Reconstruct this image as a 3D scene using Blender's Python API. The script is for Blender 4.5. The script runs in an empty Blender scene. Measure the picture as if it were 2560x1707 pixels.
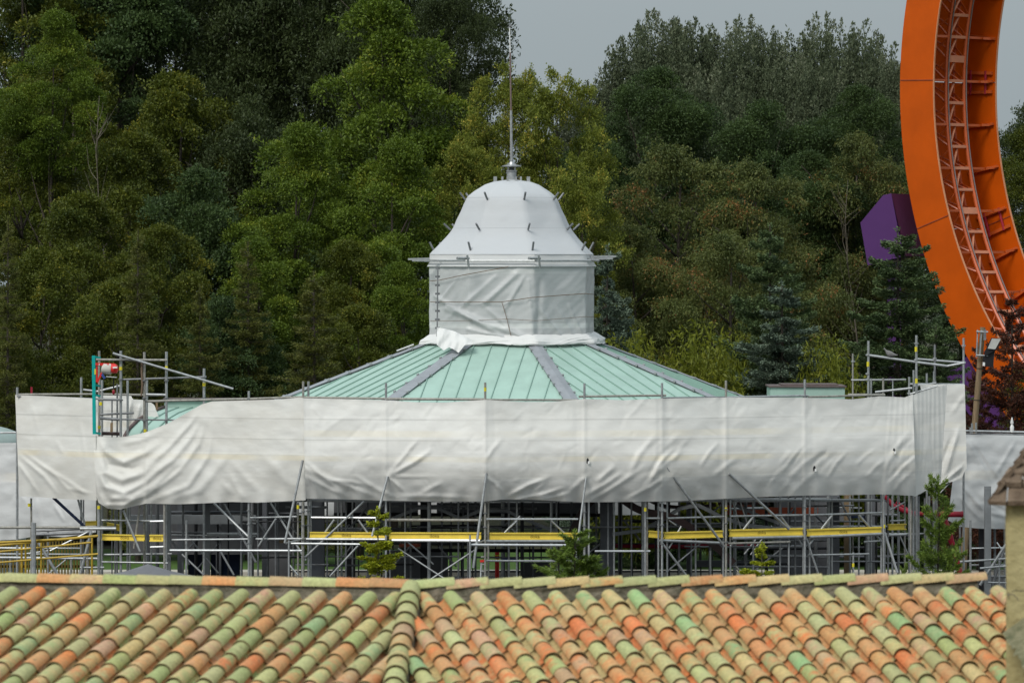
import bpy, math, random
import numpy as np
from mathutils import Vector, Matrix, noise
random.seed(7); RNG = np.random.default_rng(7)
scene = bpy.context.scene
col = scene.collection
R = math.radians
# ---------------------------------------------------------------- camera
F = 12000.0; CX = 1280.0; HY = 650.0; HZ = 10.0
def P(x, y, Y):
    return Vector(((x - CX) * Y / F, Y, HZ - (y - HY) * Y / F))
cam_d = bpy.data.cameras.new('camera'); cam = bpy.data.objects.new('camera', cam_d); col.objects.link(cam)
cam.location = (0, 0, HZ); cam.rotation_euler = (R(90), 0, 0)
cam_d.sensor_width = 36; cam_d.lens = F / 2560 * 36; cam_d.shift_y = -(853.5 - HY) / 2560
cam_d.clip_start = 0.5; cam_d.clip_end = 3000
cam_d.dof.use_dof = True; cam_d.dof.focus_distance = 142; cam_d.dof.aperture_fstop = 6
scene.camera = cam
# ---------------------------------------------------------------- world and sun
SUN_EL, SUN_AZ = R(45), R(212)        # azimuth clockwise from +Y: behind the camera, to its left
w = bpy.data.worlds.new('World'); scene.world = w; w.use_nodes = True
nt = w.node_tree; nt.nodes.clear()
sky = nt.nodes.new('ShaderNodeTexSky'); sky.sky_type = 'NISHITA'; sky.sun_disc = False
sky.sun_elevation = SUN_EL; sky.sun_rotation = SUN_AZ; sky.dust_density = 3.0; sky.air_density = 1.0
hsv = nt.nodes.new('ShaderNodeHueSaturation'); hsv.inputs['Saturation'].default_value = 0.22
mixc = nt.nodes.new('ShaderNodeMix'); mixc.data_type = 'RGBA'; mixc.inputs[0].default_value = 0.8
mixc.inputs[7].default_value = (2.72, 3.22, 3.45, 1)
tc = nt.nodes.new('ShaderNodeTexCoord'); nz = nt.nodes.new('ShaderNodeTexNoise'); nz.inputs['Scale'].default_value = 2.2; nz.inputs['Detail'].default_value = 4
mr = nt.nodes.new('ShaderNodeMapRange'); mr.inputs[3].default_value = 0.94; mr.inputs[4].default_value = 1.06
mul = nt.nodes.new('ShaderNodeVectorMath'); mul.operation = 'SCALE'
bg = nt.nodes.new('ShaderNodeBackground'); bg.inputs[1].default_value = 0.1
out = nt.nodes.new('ShaderNodeOutputWorld')
L = nt.links.new
L(sky.outputs[0], hsv.inputs['Color']); L(hsv.outputs[0], mixc.inputs[6]); L(tc.outputs['Generated'], nz.inputs['Vector'])
sp = nt.nodes.new('ShaderNodeSeparateXYZ'); zr = nt.nodes.new('ShaderNodeMapRange'); zr.inputs[1].default_value = 0.05; zr.inputs[2].default_value = 1.0; zr.inputs[3].default_value = 1.0; zr.inputs[4].default_value = 2.7
m2 = nt.nodes.new('ShaderNodeMath'); m2.operation = 'MULTIPLY'
L(tc.outputs['Generated'], sp.inputs[0]); L(sp.outputs[2], zr.inputs[0]); L(zr.outputs[0], m2.inputs[1])     # overcast sky: brighter overhead
L(nz.outputs[0], mr.inputs[0]); L(mr.outputs[0], m2.inputs[0]); L(mixc.outputs[2], mul.inputs[0]); L(m2.outputs[0], mul.inputs['Scale'])
L(mul.outputs[0], bg.inputs[0]); L(bg.outputs[0], out.inputs[0])
sd = bpy.data.lights.new('sun', 'SUN'); sd.energy = 1.5; sd.angle = R(22); sd.color = (1.0, 0.965, 0.91)
so = bpy.data.objects.new('sun', sd); col.objects.link(so)
sdir = Vector((math.sin(SUN_AZ) * math.cos(SUN_EL), math.cos(SUN_AZ) * math.cos(SUN_EL), math.sin(SUN_EL)))
so.rotation_euler = sdir.to_track_quat('Z', 'Y').to_euler(); so.location = (0, 60, 60)
scene.view_settings.view_transform = 'Standard'; scene.view_settings.look = 'None'
scene.view_settings.exposure = 0.35; scene.view_settings.gamma = 1.0
scene.cycles.max_bounces = 6; scene.cycles.transparent_max_bounces = 8

# ---------------------------------------------------------------- materials
def newmat(name):
    m = bpy.data.materials.new(name); m.use_nodes = True
    b = m.node_tree.nodes['Principled BSDF']
    return m, m.node_tree, b
def nd(t, kind, **kw):
    n = t.nodes.new(kind)
    for k, v in kw.items(): setattr(n, k, v)
    return n
def mat(name, c, rough=0.6, metal=0.0, var=0.12, scale=3.0, bump=0.0, bscale=40.0, spec=0.3, c2=None, detail=5, aniso=None):
    m, t, b = newmat(name); l = t.links.new
    b.inputs['Roughness'].default_value = rough; b.inputs['Metallic'].default_value = metal
    b.inputs['Specular IOR Level'].default_value = spec
    tcn = nd(t, 'ShaderNodeTexCoord'); src = tcn.outputs['Object']
    if aniso:
        mp = nd(t, 'ShaderNodeMapping'); mp.inputs['Scale'].default_value = aniso; l(src, mp.inputs[0]); src = mp.outputs[0]
    n = nd(t, 'ShaderNodeTexNoise'); n.inputs['Scale'].default_value = scale; n.inputs['Detail'].default_value = detail; n.inputs['Roughness'].default_value = 0.6
    l(src, n.inputs['Vector'])
    r = nd(t, 'ShaderNodeValToRGB'); e = r.color_ramp.elements
    e[0].position = 0.3; e[1].position = 0.7
    ca = tuple(x * (1 - var) for x in c) if c2 is None else c
    cb = tuple(min(1, x * (1 + var)) for x in c) if c2 is None else c2
    e[0].color = (*ca, 1); e[1].color = (*cb, 1)
    l(n.outputs[0], r.inputs[0]); l(r.outputs[0], b.inputs['Base Color'])
    if bump > 0:
        n2 = nd(t, 'ShaderNodeTexNoise'); n2.inputs['Scale'].default_value = bscale; n2.inputs['Detail'].default_value = 4
        l(src, n2.inputs['Vector'])
        bp = nd(t, 'ShaderNodeBump'); bp.inputs['Strength'].default_value = bump; bp.inputs['Distance'].default_value = 0.02
        l(n2.outputs[0], bp.inputs['Height']); l(bp.outputs[0], b.inputs['Normal'])
    return m
def leafmat(name, ca, cb, cc=None, trans=0.3, nscale=0.5, mixp=0.5):
    """ leaf colour varies from leaf to leaf and, slowly, from bough to bough """
    m, t, b = newmat(name); l = t.links.new
    g = nd(t, 'ShaderNodeNewGeometry'); tcn = nd(t, 'ShaderNodeTexCoord')
    n = nd(t, 'ShaderNodeTexNoise'); n.inputs['Scale'].default_value = nscale; n.inputs['Detail'].default_value = 3
    l(tcn.outputs['Object'], n.inputs['Vector'])
    mx = nd(t, 'ShaderNodeMath', operation='MULTIPLY_ADD'); mx.inputs[1].default_value = 0.55; 
    l(g.outputs['Random Per Island'], mx.inputs[0])
    mm = nd(t, 'ShaderNodeMath', operation='MULTIPLY_ADD'); mm.inputs[1].default_value = 1.5; mm.inputs[2].default_value = -0.52
    l(n.outputs[0], mm.inputs[0]); l(mm.outputs[0], mx.inputs[2])
    r = nd(t, 'ShaderNodeValToRGB'); e = r.color_ramp.elements
    e[0].position = 0.05; e[0].color = (*ca, 1); e[1].position = 0.8; e[1].color = (*cb, 1)
    if cc:
        k = r.color_ramp.elements.new(0.93); k.color = (*cc, 1)
    l(mx.outputs[0], r.inputs[0])
    l(r.outputs[0], b.inputs['Base Color']); b.inputs['Roughness'].default_value = 0.55; b.inputs['Specular IOR Level'].default_value = 0.25
    tr = nd(t, 'ShaderNodeBsdfTranslucent'); l(r.outputs[0], tr.inputs[0])
    ms = nd(t, 'ShaderNodeMixShader'); ms.inputs[0].default_value = trans
    l(b.outputs[0], ms.inputs[1]); l(tr.outputs[0], ms.inputs[2]); l(ms.outputs[0], t.nodes['Material Output'].inputs[0])
    return m
def tarpmat(name, c, bands=(), trans=0.18, rough=0.55, zoff=0.0, grime=(0.55, 0.50, 0.42), dirt=0.25):
    """ woven sheeting; bands = (height, half width, colour factor) tinted at fixed heights: seams, and boards showing through """
    m, t, b = newmat(name); l = t.links.new
    tcn = nd(t, 'ShaderNodeTexCoord'); g = nd(t, 'ShaderNodeNewGeometry')
    sep = nd(t, 'ShaderNodeSeparateXYZ'); l(g.outputs['Position'], sep.inputs[0])
    n = nd(t, 'ShaderNodeTexNoise'); n.inputs['Scale'].default_value = 0.9; n.inputs['Detail'].default_value = 6; n.inputs['Roughness'].default_value = 0.65
    mp = nd(t, 'ShaderNodeMapping'); mp.inputs['Scale'].default_value = (0.6, 0.6, 1.6); l(g.outputs['Position'], mp.inputs[0]); l(mp.outputs[0], n.inputs['Vector'])
    r = nd(t, 'ShaderNodeValToRGB'); e = r.color_ramp.elements
    e[0].position = 0.32; e[1].position = 0.62
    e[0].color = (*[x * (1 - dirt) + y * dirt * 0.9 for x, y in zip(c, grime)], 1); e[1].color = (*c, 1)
    l(n.outputs[0], r.inputs[0]); cur = r.outputs[0]
    n3 = nd(t, 'ShaderNodeTexNoise'); n3.inputs['Scale'].default_value = 0.5; n3.inputs['Detail'].default_value = 2; l(g.outputs['Position'], n3.inputs['Vector'])
    for (z, hw, f) in bands:
        s = nd(t, 'ShaderNodeMath', operation='SUBTRACT'); l(sep.outputs[2], s.inputs[0]); s.inputs[1].default_value = z
        a = nd(t, 'ShaderNodeMath', operation='ABSOLUTE'); l(s.outputs[0], a.inputs[0])
        q = nd(t, 'ShaderNodeMapRange'); q.inputs[1].default_value = hw * 0.6; q.inputs[2].default_value = hw * 1.1; q.inputs[3].default_value = 1; q.inputs[4].default_value = 0
        l(a.outputs[0], q.inputs[0])
        q2 = nd(t, 'ShaderNodeMapRange'); q2.inputs[1].default_value = 0.42; q2.inputs[2].default_value = 0.56; q2.inputs[3].default_value = 0.25 ; l(n3.outputs[0], q2.inputs[0])
        q3 = nd(t, 'ShaderNodeMath', operation='MULTIPLY'); l(q.outputs[0], q3.inputs[0]); l(q2.outputs[0], q3.inputs[1])
        mx = nd(t, 'ShaderNodeMix'); mx.data_type = 'RGBA'; mx.blend_type = 'MULTIPLY'
        mx.inputs[7].default_value = (*f, 1); l(q3.outputs[0], mx.inputs[0]); l(cur, mx.inputs[6]); cur = mx.outputs[2]
    l(cur, b.inputs['Base Color']); b.inputs['Roughness'].default_value = rough; b.inputs['Specular IOR Level'].default_value = 0.25
    n2 = nd(t, 'ShaderNodeTexNoise'); n2.inputs['Scale'].default_value = 7; n2.inputs['Detail'].default_value = 5; l(mp.outputs[0], n2.inputs['Vector'])
    bp = nd(t, 'ShaderNodeBump'); bp.inputs['Strength'].default_value = 0.35; bp.inputs['Distance'].default_value = 0.015
    l(n2.outputs[0], bp.inputs['Height']); l(bp.outputs[0], b.inputs['Normal'])
    tr = nd(t, 'ShaderNodeBsdfTranslucent'); l(cur, tr.inputs[0])
    ms = nd(t, 'ShaderNodeMixShader'); ms.inputs[0].default_value = trans
    l(b.outputs[0], ms.inputs[1]); l(tr.outputs[0], ms.inputs[2]); l(ms.outputs[0], t.nodes['Material Output'].inputs[0])
    return m
M = {}
M['galv'] = mat('galvanised steel', (0.36, 0.37, 0.37), 0.42, 0.55, 0.22, 9)
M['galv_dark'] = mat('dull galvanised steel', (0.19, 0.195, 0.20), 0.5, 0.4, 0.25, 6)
M['galv_old'] = mat('weathered steel tube', (0.28, 0.27, 0.24), 0.6, 0.3, 0.3, 12)
M['alu'] = mat('bright aluminium tube', (0.62, 0.63, 0.63), 0.35, 0.5, 0.1, 8)
M['yellow'] = mat('yellow coated timber beam', (0.74, 0.56, 0.08), 0.5, 0, 0.10, 4)
M['yellow_tag'] = mat('yellow tape', (0.65, 0.55, 0.03), 0.5, 0, 0.1, 4)
M['beam_ink'] = mat('faded print', (0.24, 0.17, 0.02), 0.6)
M['teal'] = mat('teal painted steel', (0.0, 0.33, 0.30), 0.45, 0, 0.1, 5)
M['red'] = mat('red painted steel', (0.60, 0.03, 0.025), 0.4, 0, 0.12, 5)
M['darkred'] = mat('dark red pipe', (0.28, 0.015, 0.03), 0.4, 0, 0.2, 4)
M['white'] = mat('white paint', (0.7, 0.7, 0.68), 0.5)
M['beige'] = mat('beige casing', (0.42, 0.41, 0.36), 0.5)
M['blue'] = mat('blue plastic', (0.03, 0.07, 0.25), 0.4)
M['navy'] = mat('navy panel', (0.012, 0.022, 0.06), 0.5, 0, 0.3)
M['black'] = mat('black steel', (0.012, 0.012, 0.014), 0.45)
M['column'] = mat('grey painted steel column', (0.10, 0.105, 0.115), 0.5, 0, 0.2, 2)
M['column_light'] = mat('light grey steel column', (0.19, 0.20, 0.205), 0.5, 0, 0.2, 2)
M['brown'] = mat('brown painted rafter', (0.045, 0.026, 0.024), 0.5, 0, 0.25, 3)
M['rust_panel'] = mat('rust orange panel', (0.25, 0.05, 0.02), 0.6, 0, 0.25, 3)
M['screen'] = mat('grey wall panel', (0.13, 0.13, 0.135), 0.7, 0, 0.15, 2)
M['copper'] = mat('verdigris metal roofing', (0.315, 0.450, 0.388), 0.5, 0.0, 0.09, 1.6, spec=0.3, aniso=(1, 1, .35), detail=8)
M['copper_seam'] = mat('verdigris seam', (0.22, 0.34, 0.29), 0.5, 0.0, 0.06, 2)
M['lead'] = mat('grey lead capping', (0.26, 0.275, 0.295), 0.55, 0.1, 0.15, 2.5)
M['capbrown'] = mat('brown flashing', (0.10, 0.07, 0.065), 0.55, 0, 0.2, 5)
M['rope'] = mat('brown rope', (0.16, 0.11, 0.075), 0.8)
M['orange'] = mat('orange painted steel', (0.48, 0.074, 0.001), 0.5, 0, 0.10, 0.9, spec=0.18)
M['orange_track'] = mat('orange track steel', (0.50, 0.095, 0.02), 0.35, 0, 0.12, 1.5, spec=0.5)
M['salmon'] = mat('pinkish orange tie', (0.55, 0.21, 0.115), 0.5, 0, 0.12, 2)  # paler, pinker orange than the rails
M['orange_edge'] = mat('chalky orange edge', (0.55, 0.24, 0.12), 0.5)
M['railgrey'] = mat('worn running rail', (0.25, 0.22, 0.21), 0.35, 0.7)
M['purple'] = mat('purple painted steel', (0.085, 0.028, 0.135), 0.45, 0, 0.05, 1)
M['purple_shade'] = mat('purple steel with shade in colour', (0.085, 0.020, 0.06), 0.5, 0, 0.05, 1)  # the purple steel again, with the shade of its turned side in the colour
M['wood'] = mat('weathered pole wood', (0.20, 0.14, 0.08), 0.75, 0, 0.3, 2, aniso=(14, 14, 1))
M['mast_brown'] = mat('reddish mast rod', (0.16, 0.11, 0.10), 0.5)
M['dull_yellow'] = mat('dull yellow tube', (0.42, 0.28, 0.03), 0.5, 0, 0.2, 4)
M['glass'] = mat('lamp lens', (0.42, 0.42, 0.39), 0.3, spec=0.5)
M['bark'] = mat('bark', (0.055, 0.045, 0.035), 0.9, 0, 0.35, 6)
M['bark_pale'] = mat('pale bark', (0.11, 0.095, 0.07), 0.85, 0, 0.3, 5)
M['mortar'] = mat('mossy mortar', (0.06, 0.06, 0.038), 0.95, c2=(0.22, 0.19, 0.14), scale=16, bump=0.9, bscale=45)
M['stone_flash'] = mat('lichened cement flashing', (0.08, 0.085, 0.04), 0.95, c2=(0.24, 0.215, 0.13), scale=14, bump=0.9, bscale=30)
M['felt'] = mat('grey parasol cloth', (0.13, 0.13, 0.14), 0.85)
M['feather'] = mat('grey feathers', (0.17, 0.165, 0.16), 0.8, 0, 0.35, 25)
M['grass'] = mat('mown grass', (0.035, 0.085, 0.012), 0.9, c2=(0.075, 0.13, 0.025), scale=1.2, bump=0.6, bscale=8)
M['asphalt'] = mat('asphalt', (0.05, 0.05, 0.05), 0.9, 0, 0.2, 2)
M['kerbstone'] = mat('pale kerb', (0.42, 0.39, 0.33), 0.8, 0, 0.1, 3)
M['litter'] = mat('woodland floor', (0.02, 0.025, 0.01), 0.95, c2=(0.05, 0.045, 0.02), scale=1.5)

# ---------------------------------------------------------------- mesh helpers
def worldloc(o):
    v = Vector((0, 0, 0))
    while o: v = v + o.location; o = o.parent
    return v
class MB:
    def __init__(s): s.v = []; s.f = []; s.attr = []
    def add(s, vs, fs):
        k = len(s.v); s.v += [tuple(a) for a in vs]; s.f += [tuple(i + k for i in f) for f in fs]; return s
    def tube(s, p, q, r=0.03, r2=None, n=8, cap=True):
        p, q = Vector(p), Vector(q); d = (q - p)
        if d.length < 1e-6: return s
        d.normalize(); r2 = r if r2 is None else r2
        a = d.orthogonal().normalized(); b = d.cross(a)
        vs = []
        for c, rr in ((p, r), (q, r2)):
            for i in range(n):
                t = 2 * math.pi * i / n; vs.append(c + (a * math.cos(t) + b * math.sin(t)) * rr)
        fs = [(i, (i + 1) % n, n + (i + 1) % n, n + i) for i in range(n)]
        if cap: fs += [tuple(range(n))[::-1], tuple(range(n, 2 * n))]
        return s.add(vs, fs)
    def path(s, pts, rs, n=7):
        if not hasattr(rs, '__len__'): rs = [rs] * len(pts)
        pts = [Vector(p) for p in pts]; vs = []; m = len(pts); ref = None
        for i, p in enumerate(pts):
            d = (pts[min(i + 1, m - 1)] - pts[max(i - 1, 0)]).normalized()
            if ref is None: ref = d.orthogonal().normalized()
            a = (ref - d * ref.dot(d)).normalized(); b = d.cross(a); ref = a
            for k in range(n):
                t = 2 * math.pi * k / n; vs.append(p + (a * math.cos(t) + b * math.sin(t)) * rs[i])
        fs = []
        for i in range(m - 1):
            for k in range(n):
                fs.append((i * n + k, i * n + (k + 1) % n, (i + 1) * n + (k + 1) % n, (i + 1) * n + k))
        fs += [tuple(range(n))[::-1], tuple(range((m - 1) * n, m * n))]
        return s.add(vs, fs)
    def box(s, c, ax, ay, az):
        """ centre and three half-axis vectors """
        c, ax, ay, az = Vector(c), Vector(ax), Vector(ay), Vector(az)
        vs = [c + ax * i + ay * j + az * k for i in (-1, 1) for j in (-1, 1) for k in (-1, 1)]
        return s.add(vs, [(0, 1, 3, 2), (4, 6, 7, 5), (0, 4, 5, 1), (2, 3, 7, 6), (0, 2, 6, 4), (1, 5, 7, 3)])
    def beam(s, p, q, w, h, up=(0, 0, 1)):
        p, q = Vector(p), Vector(q); d = q - p; ln = d.length; d.normalize()
        a = Vector(up).cross(d)
        if a.length < 1e-4: a = Vector((1, 0, 0)).cross(d)
        a.normalize(); u = d.cross(a)
        return s.box((p + q) / 2, d * ln / 2, a * w / 2, u * h / 2)
    def prism(s, poly, off):
        n = len(poly); off = Vector(off); vs = [Vector(p) for p in poly] + [Vector(p) + off for p in poly]
        return s.add(vs, [tuple(range(n)), tuple(range(2 * n - 1, n - 1, -1))] + [(i, n + i, n + (i + 1) % n, (i + 1) % n) for i in range(n)])
    def lathe(s, prof, c=(0, 0, 0), n=16):
        c = Vector(c); vs = []; fs = []
        for r, z in prof:
            for k in range(n):
                t = 2 * math.pi * k / n; vs.append(c + Vector((r * math.cos(t), r * math.sin(t), z)))
        for i in range(len(prof) - 1):
            for k in range(n): fs.append((i * n + k, i * n + (k + 1) % n, (i + 1) * n + (k + 1) % n, (i + 1) * n + k))
        fs += [tuple(range(n))[::-1], tuple(range((len(prof) - 1) * n, len(prof) * n))]
        return s.add(vs, fs)
    def grid(s, G):
        """ G: (nu, nv, 3) array """
        nu, nv = G.shape[:2]; k = len(s.v)
        s.v += [tuple(a) for a in G.reshape(-1, 3)]
        s.f += [(k + i * nv + j, k + (i + 1) * nv + j, k + (i + 1) * nv + j + 1, k + i * nv + j + 1) for i in range(nu - 1) for j in range(nv - 1)]
        return s
    def build(s, name, m, parent=None, smooth=False, loc=None):
        v = np.array(s.v, dtype=np.float64)
        if parent is not None: base = np.array(worldloc(parent)); l = Vector((0, 0, 0))
        else:
            if loc is None: loc = ((v[:, 0].min() + v[:, 0].max()) / 2, (v[:, 1].min() + v[:, 1].max()) / 2, v[:, 2].min())
            base = np.array(loc); l = Vector(loc)
        me = bpy.data.meshes.new(name); me.from_pydata((v - base).tolist(), [], s.f)
        if m is not None: me.materials.append(m)
        if smooth:
            me.polygons.foreach_set('use_smooth', [True] * len(me.polygons))
            if smooth == 'auto': me.set_sharp_from_angle(angle=R(40))
        o = bpy.data.objects.new(name, me); col.objects.link(o); o.location = l
        if parent is not None: o.parent = parent
        return o
def tag(o, label, cat, group=None, kind=None):
    if label: o['label'] = label
    if cat: o['category'] = cat
    if group: o['group'] = group
    if kind: o['kind'] = kind
    return o
def thing(name, label, cat, loc, group=None):
    o = bpy.data.objects.new(name, None); col.objects.link(o); o.location = Vector(loc); o.empty_display_size = 0.3
    return tag(o, label, cat, group)
def tube(name, p, q, parent, m='galv', r=0.029):
    return MB().tube(p, q, r).build(name, M[m], parent, smooth='auto')

# ---------------------------------------------------------------- ground
def sheet(name, x0, x1, y0, y1, z, m, nx=2, ny=2):
    G = np.zeros((nx, ny, 3))
    G[..., 0] = np.linspace(x0, x1, nx)[:, None]; G[..., 1] = np.linspace(y0, y1, ny)[None]; G[..., 2] = z
    return tag(MB().grid(G).build(name, M[m]), None, None, kind='structure')
sheet('ground', -600, 600, -100, 1500, -0.02, 'litter')
sheet('pavement', -40, 40, 60, 152, 0.0, 'asphalt')
sheet('lawn', -40, 40, 153.3, 166, 0.02, 'grass')
kb = MB(); kb.box((0, 152.6, 0.06), (40, 0, 0), (0, 0.6, 0), (0, 0, 0.07)); tag(kb.build('kerb', M['kerbstone']), None, None, kind='structure')

# ================================================================ pavilion (octagonal, green metal roof)
PC = Vector(((1280 - CX) * 140 / F, 140, 0)); PHI0 = 14.5
def octp(r, k, z, frac=0.0):
    """ point on the octagon of corner radius r; corner k, angle from the camera-facing direction """
    def c(k):
        a = R(PHI0 + 45 * k); return Vector((r * math.sin(a), -r * math.cos(a), z)) + PC
    return c(k) if frac == 0 else c(k).lerp(c(k + 1), frac)
def roofz(r): return 7.55 - (r - 2.6) * 0.364
pav = thing('pavilion', 'octagonal pavilion with pale green standing seam metal roof and grey hip cappings', 'pavilion', (PC.x, PC.y, 0))
RB = 8.3
for k in range(8):
    b = MB(); s = MB()
    q = [octp(2.2, k, roofz(2.2)), octp(2.2, k + 1, roofz(2.2)), octp(RB, k + 1, roofz(RB)), octp(RB, k, roofz(RB))]
    b.prism(q, (0, 0, -0.08)); f = b.build('roof', M['copper'], pav)
    # seams run straight down the face
    mid = (q[0] + q[1]) / 2; low = (q[2] + q[3]) / 2; dn = (low - mid); across = (q[2] - q[3]).normalized(); half = (q[2] - q[3]).length / 2; h0 = (q[1] - q[0]).length / 2
    nrm = across.cross(dn).normalized(); nrm = nrm if nrm.z > 0 else -nrm
    j = -7
    while j <= 7:
        off = (j + 0.5) * 0.5
        if abs(off) < half - 0.2:
            t0 = max(0.0, (abs(off) + 0.12 - h0) / (half - h0))
            p = mid + dn * t0 + across * off; e = low + across * off
            s.beam(p + nrm * 0.017, e + nrm * 0.017, 0.022, 0.032, up=nrm)
        j += 1
    s.build('seam', M['copper_seam'], f)
# hip cappings: overlapping lead coloured plates with fixing clips
for k in range(8):
    b = MB(); cl = []; a = R(PHI0 + 45 * k); tang = Vector((math.cos(a), math.sin(a), 0))
    r = 2.35; i = 0
    while r < RB:
        r1 = min(r + 0.62, RB + 0.05); p = octp(r, k, roofz(r) + 0.05 + 0.012); e = octp(r1, k, roofz(r1) + 0.05)
        d = (e - p).normalized(); up = tang.cross(d); up = up if up.z > 0 else -up
        for sgn in (-1, 1):   # two leaves folded over the hip
            wv = (tang * sgn * 0.21 - Vector((0, 0, 0.045)))
            vs = [p, p + wv, e + wv, e]; b.prism(vs if sgn > 0 else vs[::-1], up * 0.015)
        for sgn in (-1, 1):
            cpos = p.lerp(e, 0.1) + tang * sgn * 0.215 - Vector((0, 0, 0.02)); cl.append((cpos, tang * 0.028, d * 0.032, up * 0.03))
        r = r1; i += 1
    h = b.build('hip_capping', M['lead'], pav); 
    if k in (0, 1, 2, 6, 7):
        for c_ in cl: MB().box(*c_).build('clip', M['galv'], h)
b = MB()
wp = octp(2.95, 6, roofz(2.95) + 0.13); we = octp(3.45, 6, roofz(3.45) + 0.13)
MB().beam(wp, we, 0.10, 0.03).build('white_tape', M['white'], pav)
# eaves, fascia, soffit beams, columns
b = MB()
for k in range(8): b.prism([octp(RB - .02, k, roofz(RB) - 0.40), octp(RB - .02, k + 1, roofz(RB) - 0.40), octp(RB - .02, k + 1, roofz(RB) - 0.085), octp(RB - .02, k, roofz(RB) - 0.085)], (PC - octp(RB, k, 0, 0.5)).normalized() * 0.06)
b.build('fascia', M['capbrown'], pav)
b = MB(); b.prism([octp(RB - 0.3, k, 4.2) for k in range(8)], (0, 0, 0.06)); b.build('ceiling', M['galv_dark'], pav)
def col_px(name, x0, x1, ytop, Y, m, parent, depth=None, ybot=None, taper=0):
    w_ = (x1 - x0) * Y / F; c = P((x0 + x1) / 2, 650, Y); zt = HZ - (ytop - HY) * Y / F; zb = 0 if ybot is None else HZ - (ybot - HY) * Y / F
    d = depth or w_
    return MB().box((c.x, Y, (zt + zb) / 2), (w_ / 2, 0, 0), (0, d / 2, 0), (0, 0, (zt - zb) / 2)).build(name, M[m], parent)
for (x0, x1, Y, m) in [(779, 811, 134.6, 'column'), (868, 888, 139, 'black'), (1051, 1078, 137, 'black'), (1500, 1532, 134.8, 'column'), (1545, 1556, 138, 'column_light'),
                       (509, 525, 136, 'column_light'), (412, 427, 135, 'column_light'), (444, 456, 138.5, 'column'), (540, 553, 139, 'column'), (656, 672, 137.5, 'column'), (362, 374, 139, 'column'),
                       (2072, 2098, 137.3, 'column'), (2110, 2127, 138.6, 'wood'), (2171, 2187, 139, 'column'), (1716, 1726, 141.5, 'column'), (1640, 1648, 143, 'column_light'),
                       (1985, 1997, 143, 'column'), (2040, 2052, 144, 'column_light'), (2204, 2214, 140.5, 'column_light'), (2461, 2477, 143, 'column_light'), (2447, 2459, 144, 'black'), (1256, 1264, 145, 'column')]:
    col_px('column', x0, x1, 1215, Y, m, pav)
b = MB(); b.beam(P(313, 1298, 137.2), P(640, 1298, 137.2), 0.2, 0.25); b.build('cross_beam', M['column_light'], pav)
# cranked grey trusses under the roof edge
def poly_beam(pts, Y, w_, m, name='truss', parent=pav, d=None):
    b = MB(); q = [P(x, y, Y) for x, y in pts]
    for i in range(len(q) - 1): b.beam(q[i], q[i + 1], d or w_, w_, up=(0, -1, 0.001) if False else (0, 0, 1))
    return b.build(name, M[m], parent)
poly_beam([(975, 1298), (1048, 1269), (1092, 1269), (1152, 1296), (1200, 1276), (1265, 1276), (1330, 1305), (1395, 1330)], 134.0, 0.085, 'column_light')
poly_beam([(1530, 1335), (1600, 1326), (1655, 1300), (1700, 1270), (1745, 1262), (1800, 1290), (1860, 1312), (1935, 1320), (2010, 1320)], 134.5, 0.10, 'column_light')
poly_beam([(835, 1330), (905, 1322), (960, 1300), (978, 1296)], 134.2, 0.07, 'column_light')
poly_beam([(1840, 1262), (1900, 1290), (1990, 1322)], 136, 0.09, 'column_light')
def curved(pts, Y, w_, m, name, parent=pav):
    q = [P(x, y, Y) for x, y in pts]; b = MB()
    sm = []
    for i in range(len(q) - 1):
        p0 = q[max(i - 1, 0)]; p1 = q[i]; p2 = q[i + 1]; p3 = q[min(i + 2, len(q) - 1)]
        for t in np.linspace(0, 1, 6, endpoint=False):
            sm.append(0.5 * ((2 * p1) + (p2 - p0) * t + (2 * p0 - 5 * p1 + 4 * p2 - p3) * t * t + (3 * p1 - p0 - 3 * p2 + p3) * t ** 3))
    sm.append(q[-1])
    L_, Rr = [], []
    for i, p in enumerate(sm):
        d = (sm[min(i + 1, len(sm) - 1)] - sm[max(i - 1, 0)]).normalized(); n_ = d.cross(Vector((0, 1, 0))).normalized()
        L_.append(p + n_ * w_ / 2); Rr.append(p - n_ * w_ / 2)
    k = len(sm); vs = L_ + Rr + [v + Vector((0, .12, 0)) for v in L_] + [v + Vector((0, .12, 0)) for v in Rr]; fs = []
    for i in range(k - 1):
        fs += [(i, i + 1, k + i + 1, k + i), (2 * k + i, 3 * k + i, 3 * k + i + 1, 2 * k + i + 1), (i, 2 * k + i, 2 * k + i + 1, i + 1), (k + i, k + i + 1, 3 * k + i + 1, 3 * k + i)]
    fs += [(0, k, 3 * k, 2 * k), (k - 1, 3 * k - 1, 4 * k - 1, 2 * k - 1)]
    return b.add(vs, fs).build(name, M[m], parent)
curved([(1545, 1240), (1600, 1275), (1690, 1297), (1772, 1352), (1835, 1408)], 134.2, 0.2, 'brown', 'curved_rafter')
curved([(1490, 1240), (1455, 1280), (1425, 1340), (1372, 1428)], 134.4, 0.2, 'brown', 'curved_rafter')
curved([(1615, 1245), (1650, 1262), (1720, 1268), (1790, 1262)], 135.5, 0.09, 'brown', 'curved_rafter')
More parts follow.
